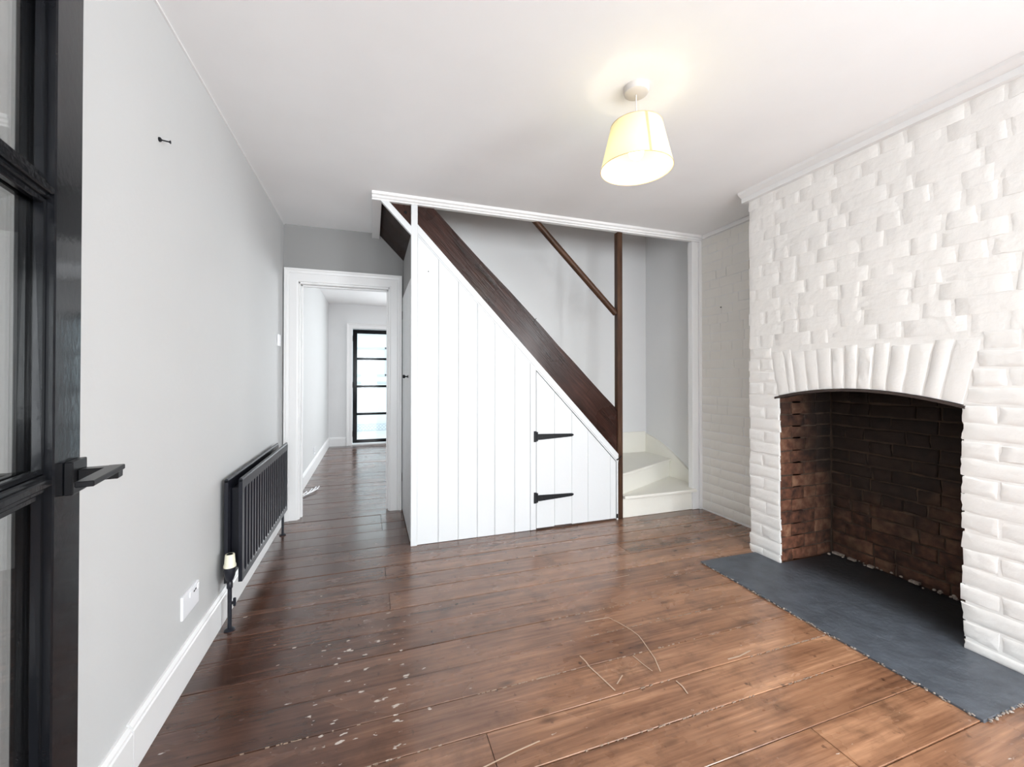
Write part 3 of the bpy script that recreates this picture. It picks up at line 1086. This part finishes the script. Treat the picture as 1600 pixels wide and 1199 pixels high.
slab(along((1.925, 2.888), (LX, 3.268), 0, .018), Z1, Z2 - .022, 'riser', 'cream')
slab([(1.91, 2.868), (1.955, 2.882), (LX, 3.248), (LX, YB - .022), (2.3, YB - .022), (1.915, 2.93)], Z2 - .022, Z2, 'tread', 'cream')
slab(along((1.905, 2.93), (2.25, YB - .022), 0, .018), Z2, Z3 - .022, 'riser', 'cream')
slab([(1.86, 2.90), (1.93, 2.905), (2.275, YB - .022), (1.84, YB - .022), (1.84, 2.90)], Z3 - .022, Z3, 'tread', 'cream')
zs = Z3
for i in range(10):
    x = 1.85 - .183 * i
    zn = zs + .188
    MB().box((x - .016, ST_Y0 + .03, zs - .02), (x, YB - .004, zn - .022)).build('riser', 'cream', stair)
    MB().box((x - .20, ST_Y0 + .03, zn - .022), (x + .02, YB - .004, zn)).build('tread', 'cream', stair, bevel=.003)
    zs = zn
# outer string: a wide rough board, wavy top edge
rng = random.Random(4)


def lerp(a, b, t):
    return a + (b - a) * t


up, lo = [], []
for i in range(15):
    t = i / 14
    x = lerp(0.055, 1.866, t)
    zl = lerp(2.19, 0.545, (x - .293) / (1.85 - .293)) - .02
    zu = lerp(2.285, 0.888, (x - .42) / (1.85 - .42)) + (rng.uniform(-.006, .006) if 0 < i < 14 else 0)
    lo.append((x, zl))
    up.append((x, zu))
up = [(x, min(z, 2.56)) for x, z in up]
lo = [(x, min(z, 2.125 + (.252 - x) * 1.036) if x < .293 else z) for x, z in lo]
MB().prism(lo + up[::-1], XY, ST_Y0, ST_Y0 + .034).build('string_board', 'string', stair, bevel=.002)
for (x, z) in [(0.745, 1.83), (1.02, 1.63), (1.15, 1.55), (1.60, 1.02)]:
    d = V((.45, 0, .62)).normalized()
    MB().obox((x, ST_Y0 - .0005, z), d, (0, 1, 0), d.cross(V((0, 1, 0))), (-.028, 0, -.002), (.028, .004, .002)).build('gouge', 'soffit', stair)
tag(MB().lathe([(0, 0), (.010, 0), (.010, .006), (.005, .010), (0, .010)], (.215, ST_Y0, 2.245), 10, (0, -1, 0)).build('bolt', 'black_iron', stair), 'dark bolt head in the string')
# newel post
MB().box((1.862, YP - .002, -.0), (1.909, YP + .048, 2.297)).build('newel_post', 'newel', stair, bevel=.004)
# handrail: slanting round-topped bar from newel to stairwell edge
a, b = V((1.862, YP + .03, 1.645)), V((1.05, YP + .03, 2.418))
d = (b - a).normalized()
nrm = V((0, 1, 0)).cross(d)
MB().tube([a, a + d * .25, a + d * .5, b], .024, 10).build('handrail', 'rail', stair, smooth=True)
# wall string: curved cream skirting on the right wall, straight one on the back wall
curve = [(YB - .001, .545), (3.56, .525), (3.45, .495), (3.36, .462), (3.27, .424), (3.19, .383), (3.12, .345), (3.05, .302), (2.99, .262), (2.93, .216), (YP + .052, .185)]
polyc = [(YB - .001, Z1 - .03)] + curve + [(YP + .052, Z1 - .03)]
tag(MB().prism(polyc, YZ, XS - .022, XS).build('wall_string', 'cream', stair), 'cream curved skirting sweeping up the side wall')
MB().box((1.2, YB - .022, Z2 - .03), (XS - .022, YB, .563)).build('wall_string', 'cream', stair, bevel=.002)
# sloping soffit boards under the upper flight
sv = [(.050, 2.345), (.262, 2.128), (.262, 2.148), (.050, 2.366)]
ny = 3
for i in range(ny):
    ya, yb = lerp(YP + .02, YB - .001, i / ny), lerp(YP + .02, YB - .001, (i + 1) / ny)
    MB().prism(sv, XY, ya + .0006, yb - .0006).build('soffit_board', 'soffit', stair)

# ------------------------------------------------------------------ understair cupboard
cup = thing('understair_cupboard', (.27, YP, 0), 'white boarded understair cupboard with a low hinged door', 'cupboard')


def diag(x):  # lower edge of the brown string = top of the slanting trim
    return lerp(2.168, 0.532, (x - .293) / (1.85 - .293))


TW = .062      # vertical depth of the slanting trim
PF = YP - .002
MB().box((.25, PF - .012, 0), (.293, PF + .011, 2.297)).build('corner_post', 'panel', cup, bevel=.003)
edges = [.293, .436, .574, .711, .839, .99, 1.112]
for i in range(len(edges) - 1):
    x0, x1 = edges[i], edges[i + 1]
    b = .0024
    poly = [(x0 + .0006, .002), (x1 - .0006, .002), (x1 - .0006, diag(x1) - .02), (x0 + .0006, diag(x0) - .02)]
    # V-jointed board: front face narrower than the back
    mb = MB()
    f = [(x0 + b, .002), (x1 - b, .002), (x1 - b, diag(x1 - b) - .02), (x0 + b, diag(x0 + b) - .02)]
    m_ = [(p[0], PF + .0045, p[1]) for p in poly]
    bk = [(p[0], PF + .018, p[1]) for p in poly]
    fr = [(p[0], PF, p[1]) for p in f]
    vs = fr + m_ + bk
    fs = [(0, 1, 2, 3), (11, 10, 9, 8)]
    for s_ in range(2):
        for a in range(4):
            fs.append((s_ * 4 + a, s_ * 4 + (a + 1) % 4, s_ * 4 + 4 + (a + 1) % 4, s_ * 4 + 4 + a))
    mb.add(vs, fs)
    mb.build('plank', 'panel', cup)
# slanting trim below the string, from post to newel, and the short one left of the post to the ceiling
tx0, tx1 = .293, 1.861
poly = [(tx0, diag(tx0)), (tx1, diag(tx1)), (tx1, diag(tx1) - TW), (tx0, diag(tx0) - TW)]
MB().prism(poly, XY, PF - .010, PF + .012).build('slanting_trim', 'panel', cup, bevel=.002)
poly = [(tx0, diag(tx0) - TW + .002), (tx1, diag(tx1) - TW + .002), (tx1, diag(tx1) - TW - .012), (tx0, diag(tx0) - TW - .012)]
MB().prism(poly, XY, PF - .005, PF + .012).build('trim_bead', 'panel', cup)
poly = [(.060, 2.297), (.252, 2.098), (.252, 2.148), (.106, 2.297)]
MB().prism(poly, XY, PF - .012, PF + .012).build('slanting_trim', 'panel', cup, bevel=.002)
poly = [(.052, 2.297), (.252, 2.090), (.252, 2.100), (.062, 2.297)]
MB().prism(poly, XY, PF - .016, PF + .012).build('trim_bead', 'panel', cup)
# fixed frame beside the low door
MB().prism([(1.112, .002), (1.157, .002), (1.157, diag(1.157) - .03), (1.112, diag(1.112) - .03)], XY, PF - .004, PF + .018).build('door_frame', 'panel', cup, bevel=.002)
MB().prism([(1.848, .0), (1.861, .0), (1.861, .50), (1.848, .513)], XY, PF - .004, PF + .02).build('door_frame', 'panel', cup, bevel=.001)
# dark inside lining so the gaps read as gaps
MB().prism([(.30, .002), (1.855, .002), (1.855, .42), (.30, 2.05)], XY, PF + .034, PF + .04).build('backing', 'groove', cup)
# low door
cd = MB().prism([(1.163, .014), (1.840, .014), (1.840, diag(1.84) - .09), (1.163, diag(1.163) - .09)], XY, PF + .012, PF + .024)
door = tag(cd.build('cupboard_door', 'panel', cup), 'low white boarded door with a slanting top')
de = [1.1605, 1.307, 1.452, 1.591, 1.790, 1.842]


def dtop(x):
    return diag(x) - TW - .020


for i in range(len(de) - 1):
    x0, x1 = de[i], de[i + 1]
    b = .0022
    bot = .012 + (.004 if i == 1 else 0)
    poly = [(x0 + .0004, bot), (x1 - .0004, bot), (x1 - .0004, dtop(x1)), (x0 + .0004, dtop(x0))]
    f = [(x0 + b, bot), (x1 - b, bot), (x1 - b, dtop(x1 - b)), (x0 + b, dtop(x0 + b))]
    mb = MB()
    vs = [(p[0], PF - .003, p[1]) for p in f] + [(p[0], PF, p[1]) for p in poly] + [(p[0], PF + .012, p[1]) for p in poly]
    fs = [(0, 1, 2, 3), (11, 10, 9, 8)]
    for s_ in range(2):
        for a in range(4):
            fs.append((s_ * 4 + a, s_ * 4 + (a + 1) % 4, s_ * 4 + 4 + (a + 1) % 4, s_ * 4 + 4 + a))
    mb.add(vs, fs)
    mb.build('plank', 'panel', door)
for z in (.692, .238):
    mb = MB()
    yf = PF - .0035
    mb.box((1.138, yf - .006, z - .040), (1.160, yf, z + .040))                     # fixed plate
    mb.tube([(1.165, yf - .005, z - .034), (1.165, yf - .005, z + .034)], .006, 8)     # knuckle
    poly = [(1.170, z - .026), (1.186, z - .026), (1.450, z - .012), (1.462, z - .006), (1.466, z), (1.462, z + .006), (1.450, z + .010), (1.186, z + .018), (1.170, z + .018)]
    mb.prism(poly, XY, yf - .005, yf)                                              # tapering strap
    for xx in (1.20, 1.29, 1.42):
        mb.lathe([(0, 0), (.005, 0), (.003, .002), (0, .002)], (xx, yf - .005, z - .002), 8, (0, -1, 0))
    mb.build('strap_hinge', 'black_iron', door)
tag(MB().tube([(1.842, PF - .012, .475), (1.862, PF - .016, .486), (1.888, PF - .008, .502)], .0045, 8).build('hook', 'black_iron', cup, smooth=True), 'small black hook holding the low door')
MB().box((1.845, PF - .006, .012), (1.858, PF - .002, .045)).build('stop_plate', 'black_iron', cup)
tag(MB().lathe([(0, 0), (.0035, 0), (.0035, .003), (0, .003)], (.366, PF, 1.855), 8, (0, -1, 0)).build('nail', 'black_iron', cup), 'tiny nail head in the first plank')
# side face: tall plank door and grey plaster infill above it
SX = .25
tag(MB().prism([(PF + .04, 1.82), (YB - .001, 1.82), (YB - .001, 2.118), (PF + .04, 2.118)], YZ, SX + .006, SX + .02).build('side_infill', 'plaster_shaded', cup), 'grey plaster above the side door')
sd = MB().box((SX + .018, PF + .045, .014), (SX + .03, YB - .008, 1.80))
sdoor = tag(sd.build('side_door', 'panel', cup), 'tall white plank door in the side of the cupboard')
ns = 5
for i in range(ns):
    ya, yb = lerp(PF + .042, YB - .006, i / ns), lerp(PF + .042, YB - .006, (i + 1) / ns)
    MB().box((SX, ya + .001, .012), (SX + .018, yb - .001, 1.808 + random.uniform(-.002, .002))).build('plank', 'panel', sdoor, bevel=.002)
kn = MB().lathe([(0, 0), (.011, 0), (.011, .003), (.005, .006), (.005, .018), (.012, .024), (.014, .030), (.010, .037), (0, .038)], (SX, 3.06, 1.137), 12, (-1, 0, 0))
kn.build('knob', 'black_iron', sdoor, smooth=True)
for z in (.28, 1.66):
    MB().box((SX - .004, YB - .024, z - .035), (SX, YB - .004, z + .035)).build('hinge', 'rust', sdoor, bevel=.001)

# ------------------------------------------------------------------ left wall: radiator, socket, switch, screw
rad = thing('radiator', (-.605, 2.76, 0), 'dark anthracite double panel radiator below the left wall, by the doorway', 'radiator')
RY0, RY1, RZ0, RZ1 = 2.222, 3.312, .188, .663


def rad_panel(x, name, front):
    """fluted steel panel: pressed channels with rolled top edge; x is the outer face"""
    mb = MB()
    nfl = 20
    pitch = (RY1 - RY0 - .05) / nfl
    d = .0085
    prof = [(RY0, 0)]
    for i in range(nfl):
        y = RY0 + .025 + pitch * i
        prof += [(y + pitch * .10, 0), (y + pitch * .26, -d), (y + pitch * .60, -d), (y + pitch * .78, 0)]
    prof.append((RY1, 0))
    zl = [RZ0, RZ0 + .030, RZ0 + .042, RZ1 - .058, RZ1 - .046, RZ1 - .006]
    vs, fs = [], []
    for j, z in enumerate(zl):
        for y, dd in prof:
            k_ = 0 if j in (0, 1, 4, 5) else 1
            vs.append((x + dd * k_, y, z))
    n = len(prof)
    for j in range(len(zl) - 1):
        for i in range(n - 1):
            fs.append((j * n + i, j * n + i + 1, (j + 1) * n + i + 1, (j + 1) * n + i))
    mb.add(vs, fs)
    # back sheet and edges
    mb.box((x - .016, RY0, RZ0), (x - .0145, RY1, RZ1 - .006))
    mb.box((x - .0145, RY0, RZ0), (x - .0005, RY0 + .0015, RZ1 - .006)).box((x - .0145, RY1 - .0015, RZ0), (x - .0005, RY1, RZ1 - .006))
    mb.tube([(x - .008, RY0, RZ1 - .005), (x - .008, RY1, RZ1 - .005)], .0085, 8)
    mb.box((x - .0145, RY0, RZ0), (x - .0005, RY1, RZ0 + .0015))
    return mb.build(name, 'radiator', rad)


rad_panel(-.565, 'front_panel', True)
rad_panel(-.622, 'rear_panel', False)
mb = MB()
for i in range(34):   # convector fins between the panels
    y = RY0 + .05 + i * .03
    mb.box((-.621, y, RZ0 + .05), (-.582, y + .001, RZ1 - .05))
mb.build('convector', 'radiator', rad)
for y in (RY0 + .16, RY1 - .16):
    MB().box((XL + .001, y, RZ0 + .03), (-.638, y + .03, RZ1 - .06)).build('bracket', 'radiator', rad)
PX = -.600
pipe = MB().tube([(PX, RY0 - .052, .004), (PX, RY0 - .052, .245)], .0085, 10).lathe([(.022, 0), (.022, .004), (.012, .010), (.0, .010)], (PX, RY0 - .052, 0), 14)
pipe.build('pipe', 'radiator', rad, smooth=True)
MB().lathe([(.009, 0), (.012, .005), (.012, .03), (.009, .034)], (PX, RY0 - .052, .185), 10).build('compression_nut', 'radiator', rad, smooth=True)
vb = MB().lathe([(.012, 0), (.016, .008), (.020, .02), (.024, .045), (.024, .062), (0, .062)], (PX, RY0 - .052, .222), 14)
vb.tube([(PX, RY0 - .052, .262), (PX, RY0 + .004, .262)], .012, 10)
MB().tube([(PX, RY0 - .052, .118), (PX + .020, RY0 - .056, .124)], .007, 8).tube([(PX + .020, RY0 - .056, .108), (PX + .020, RY0 - .056, .142)], .006, 8).build('drain_cock', 'radiator', rad, smooth=True)
valve = vb.build('valve', 'radiator', rad, smooth=True)
tag(MB().lathe([(.0245, 0), (.025, .006), (.0215, .016), (.019, .052), (.018, .056), (0, .056)], (PX, RY0 - .052, .284), 18).build('valve_cap', 'cap', valve, smooth=True), 'cream plastic valve cap')
MB().lathe([(.012, 0), (.012, .0015), (0, .0015)], (PX, RY0 - .052, .340), 14).build('cap_inset', 'black_iron', valve)
MB().tube([(PX, RY1 + .03, .004), (PX, RY1 + .03, .235), (PX, RY1 + .004, .245)], .0085, 10).lathe([(.022, 0), (.022, .004), (.012, .010), (.0, .010)], (PX, RY1 + .03, 0), 14).build('pipe', 'radiator', rad, smooth=True)


def wall_plate(name, y, z, wd, h, label, cat, details, d=.009):
    t = thing(name, (XL, y, z), label, cat)
    MB().box((XL, y - wd / 2, z - h / 2), (XL + d, y + wd / 2, z + h / 2)).build('plate', 'plastic', t, bevel=.003, seg=2)
    for (dy, dz, sy, sz, pr, m, nm) in details:
        MB().box((XL + d - .001, y + dy - sy / 2, z + dz - sz / 2), (XL + d + pr, y + dy + sy / 2, z + dz + sz / 2)).build(nm, m, t, bevel=min(.001, abs(pr) / 3))
    return t


wall_plate('wall_socket', 1.90, .284, .148, .086, 'white double wall socket low on the grey wall near the radiator', 'socket',
           [(.026, .020, .010, .006, .0012, 'black_iron', 'slot'), (.040, .022, .010, .006, .0012, 'black_iron', 'slot'), (-.012, .024, .012, .020, .003, 'plastic', 'rocker'), (.062, .024, .012, .020, .003, 'plastic', 'rocker')])
wall_plate('light_switch', 3.485, 1.408, .086, .086, 'white light switch on the grey wall beside the doorway casing', 'switch', [(0, 0, .012, .022, .004, 'plastic', 'rocker')])
wall_plate('wall_socket', 5.54, .235, .086, .086, 'small pale socket low on the wall of the next room', 'socket', [(-.018, -.012, .006, .008, .0012, 'black_iron', 'slot'), (.018, -.012, .006, .008, .0012, 'black_iron', 'slot'), (0, .014, .006, .009, .0012, 'black_iron', 'slot')])
scr = thing('wall_screw', (XL, 1.645, 1.915), 'dark screw sticking out of a black plug high on the left grey wall', 'screw')
MB().lathe([(.0075, 0), (.0075, .004), (.004, .007), (0, .007)], (XL, 1.645, 1.915), 10, (1, 0, 0)).build('plug', 'black_iron', scr)
sh = MB().tube([(XL, 1.645, 1.915), (XL + .026, 1.648, 1.913)], .0022, 8)
sh.lathe([(.002, 0), (.0055, .003), (.0055, .0045), (0, .0045)], (XL + .026, 1.648, 1.913), 10, (1, .1, -.06))
sh.build('shank', 'black_iron', scr)

# ------------------------------------------------------------------ pendant lamp
LXP, LYP = 1.044, 1.457
pend = thing('pendant_lamp', (LXP, LYP, ZC), 'lit cream tapered pendant lamp hanging from the ceiling', 'lamp')
MB().lathe([(.052, 0), (.052, -.010), (.048, -.024), (.040, -.028), (.006, -.030), (0, -.030)], (LXP, LYP, ZC), 32).build('ceiling_rose', 'rose', pend, smooth=True)
SZ1, SZ0, SR1, SR0 = 2.182, 2.003, .104, .146
MB().tube([(LXP, LYP, ZC - .028), (LXP, LYP, SZ1 - .03)], .0028, 8).build('cord', 'rose', pend, smooth=True)
MB().lathe([(.012, 0), (.018, -.012), (.019, -.05), (.016, -.055), (0, -.055)], (LXP, LYP, SZ1 - .028), 16).build('lamp_holder', 'rose', pend, smooth=True)
nS = 48
sh = MB()
vs = []
for (r, z) in ((SR1, SZ1), (SR0, SZ0)):
    vs += [(LXP + r * math.cos(2 * math.pi * i / nS), LYP + r * math.sin(2 * math.pi * i / nS), z) for i in range(nS)]
sh.add(vs, [(i, (i + 1) % nS, nS + (i + 1) % nS, nS + i) for i in range(nS)])
shade = sh.build('lamp_shade', 'shade', pend, smooth=True)
# the seam, an overlapping strip of cloth
an = math.radians(-104)
mb = MB()
dv = V((math.cos(an), math.sin(an), 0))
tv = V((-dv.y, dv.x, 0))
o = V((LXP, LYP, 0))
mb.add([o + dv * (SR1 + .0015) - tv * .0045 + V((0, 0, SZ1)), o + dv * (SR1 + .0015) + tv * .0045 + V((0, 0, SZ1)), o + dv * (SR0 + .0015) + tv * .0045 + V((0, 0, SZ0)), o + dv * (SR0 + .0015) - tv * .0045 + V((0, 0, SZ0))], [(0, 1, 2, 3)])
tag(mb.build('shade_seam', 'seam', shade), 'tan seam strip down the shade')
for r, z in ((SR1, SZ1), (SR0, SZ0)):
    ring = [(r * 1.0 + .0015 * math.cos(a), .0015 * math.sin(a)) for a in [2 * math.pi * i / 6 for i in range(6)]]
    MB().lathe(ring, (LXP, LYP, z), nS, closed=True).build('rim_wire', 'seam', shade, smooth=True)
sp = MB()
for i in range(3):
    a = 2 * math.pi * i / 3 + .3
    sp.tube([(LXP + .018 * math.cos(a), LYP + .018 * math.sin(a), SZ1 - .035), (LXP + SR1 * math.cos(a), LYP + SR1 * math.sin(a), SZ1 - .001)], .0016, 6)
sp.build('spider_frame', 'rose', pend)
bulb = MB().lathe([(0, .034), (.018, .029), (.029, .015), (.031, 0), (.027, -.016), (.016, -.027), (0, -.031)], (LXP, LYP, 2.075), 20).build('bulb', 'bulb', pend, smooth=True)
pl = bpy.data.lights.new('bulb_light', 'POINT')
pl.energy = 1.15
pl.color = (1, .86, .62)
pl.shadow_soft_size = .03
plo = bpy.data.objects.new('bulb_light', pl)
C.objects.link(plo)
plo.location = (LXP, LYP, 2.035)

# ------------------------------------------------------------------ glazed black doors
def glazed_door(name, hinge, u, nrm, width, height, label, stile, glass_inset, rails, bars, bar_h, thick, hinges_side=None, bead=True):
    """hinge: floor point of the hinge edge on the face side; u runs to the free edge; nrm out of the face. rails: (bottom, top) heights"""
    d = thing(name, hinge, label, 'door', None, 'structure')
    u, nrm, z = V(u).normalized(), V(nrm).normalized(), V((0, 0, 1))
    o = V(hinge)

    def bx(a, b, c, e, f, g):
        return MB().obox(o, u, nrm, z, (a, c, f), (b, e, g))
    zb0, zt = .012, height
    bx(0, stile, -thick, 0, zb0, zt).build('stile', 'black_door', d, bevel=.002)
    bx(width - stile, width, -thick, 0, zb0, zt).build('stile', 'black_door', d, bevel=.002)
    bx(stile, width - stile, -thick, 0, zb0, rails[0]).build('rail', 'black_door', d, bevel=.002)
    bx(stile, width - stile, -thick, 0, rails[1], zt).build('rail', 'black_door', d, bevel=.002)
    levels = [rails[0]] + bars + [rails[1]]
    for zz in bars:
        mb = MB()
        # glazing bar: stepped, narrower towards the front
        mb.obox(o, u, nrm, z, (stile, -thick + .006, zz - bar_h / 2), (width - stile, -.006, zz + bar_h / 2))
        mb.obox(o, u, nrm, z, (stile, -.007, zz - bar_h * .22), (width - stile, -.001, zz + bar_h * .22))
        mb.build('glazing_bar', 'black_door', d, bevel=.002)
    gm = -thick / 2
    for a, b in zip(levels, levels[1:]):
        a2 = a + (bar_h / 2 if a in bars else 0)
        b2 = b - (bar_h / 2 if b in bars else 0)
        bx(stile - .004, width - stile + .004, gm - .002, gm + .002, a2 - .004, b2 + .004).build('pane', 'glass', d)
        if bead:
            mb = MB()
            for s0, s1 in ((gm + .002, gm + .012), (gm - .012, gm - .002)):
                t = .009
                mb.obox(o, u, nrm, z, (stile, s0, a2), (stile + t, s1, b2))
                mb.obox(o, u, nrm, z, (width - stile - t, s0, a2), (width - stile, s1, b2))
                mb.obox(o, u, nrm, z, (stile + t, s0, a2), (width - stile - t, s1, a2 + t))
                mb.obox(o, u, nrm, z, (stile + t, s0, b2 - t), (width - stile - t, s1, b2))
            mb.build('bead', 'black_door', d, bevel=.0015)
    return d, o, u, nrm


EU = V((-.17, .985, 0)).normalized()
EN = V((EU.y, -EU.x, 0))
EDGE = V((-.4635, .893, 0))
DW = .74
d1, o1, u1, n1 = glazed_door('door_1', EDGE - EU * DW, EU, EN, DW, 1.985, 'open black glazed door with a lever handle, close by on the left', .090, .02, (.20, 1.895), [.545, .982, 1.416], .026, .044)
# lever handles, both faces
for sgn, nm in ((1, 'door_handle'), (-1, 'door_handle')):
    base = o1 + u1 * (DW - .034) + V((0, 0, .979)) + (n1 * 0 if sgn > 0 else -n1 * .044)
    nn = n1 * sgn
    hb = MB()
    hb.obox(base, u1, nn, (0, 0, 1), (-.026, 0, -.026), (.026, .011, .026))
    hd = hb.build(nm, 'black_metal', d1, bevel=.0012)
    hb = MB()
    hb.obox(base, u1, nn, (0, 0, 1), (-.010, .011, -.009), (.012, .060, .011))
    hb.obox(base, u1, nn, (0, 0, 1), (-.118, .042, .003), (.0115, .063, .0115))
    hb.build('lever', 'black_metal', hd, bevel=.0012)
for z in (.25, 1.0, 1.75):
    MB().tube([o1 + u1 * -.004 + V((0, 0, z)), o1 + u1 * -.004 + V((0, 0, z + .09))], .006, 8).build('hinge', 'black_metal', d1)

d2_, o2, u2, nn2 = glazed_door('door_2', V((-.294, YF + .035, 0.02)), (1, 0, 0), (0, -1, 0), .845, 1.895, 'black glazed door shut at the end of the next room', .058, .02, (.055, 1.838), [.489, .949, 1.409], .020, .044)
for z in (.14, .95, 1.72):
    MB().tube([(-.300, YF + .028, z), (-.300, YF + .028, z + .09)], .009, 8).build('hinge', 'black_metal', d2_)
struct(MB().box((FX0, YF - .01, 0), (FX1, YF + .12, .018)).build('trim_9', 'trim', bevel=.003), 'pale sill under the far glazed door', 'trim')

# white cable on the floor of the next room
cab = MB()
rng = random.Random(2)
for s in range(3):
    pts = []
    for i in range(14):
        t = i / 13
        pts.append((-.635 + .13 * t + .016 * math.sin(9 * t + s * 2), 4.30 + .26 * t + .06 * math.sin(7 * t + s * 1.7), .012 + .012 * abs(math.sin(5 * t + s))))
    cab.tube(pts, .0045, 6)
tag(cab.build('cable', 'plastic', None, smooth=True), 'loose tangle of white cable on the boards beyond the doorway', 'cable')

# ------------------------------------------------------------------ outside the far door
struct(MB().box((-6, YF + .12, -.14), (8, 16, -.04)).build('ground', 'paving'), 'pale paving outside the far door', 'ground')
gw = thing('garden_wall', (0.6, 9.6, -.04), 'low white garden wall seen through the far glazed door', 'wall')
MB().box((-3, 9.6, -.04), (5, 9.75, .98)).build('wall_body', 'out_white', gw)
MB().box((-3.02, 9.57, .98), (5.02, 9.78, 1.03)).build('coping', 'out_grey', gw, bevel=.005)
lat = thing('lattice_edging', (0.6, 9.4, -.04), 'low pale lattice edging outside, at the foot of the white wall', 'fence')
for i in range(34):
    x = -1.0 + i * .07
    for s in (-1, 1):
        MB().obox((x, 9.40 + .004 * s, .03), (s * .7, 0, .7), (0, 1, 0), (-s * .7 if s > 0 else .7, 0, .7), (-.10, -.003, -.007), (.10, .003, .007)).build('slat', 'out_grey', lat)
MB().box((-1.1, 9.388, .10), (1.45, 9.412, .118)).build('rail', 'out_grey', lat)
MB().box((-1.1, 9.388, -.04), (1.45, 9.412, -.02)).build('rail', 'out_grey', lat)
hs = thing('neighbour_house', (0.8, 13, -.04), 'pale building with a window beyond the garden wall', 'building')
MB().box((-4, 13, -.04), (7, 13.2, 2.45)).build('wall_face', 'out_white', hs)
fr = MB().box((-.5, 12.95, 1.15), (1.3, 13.0, 1.2)).box((-.5, 12.95, 1.95), (1.3, 13, 2.0)).box((-.5, 12.95, 1.15), (-.45, 13, 2.0)).box((1.25, 12.95, 1.15), (1.3, 13, 2.0)).box((.38, 12.95, 1.15), (.42, 13, 2.0))
wf_ = fr.build('window', 'out_grey', hs)
MB().box((-4.1, 12.7, 2.45), (7.1, 13.3, 2.72)).build('eaves', 'out_grey', hs)
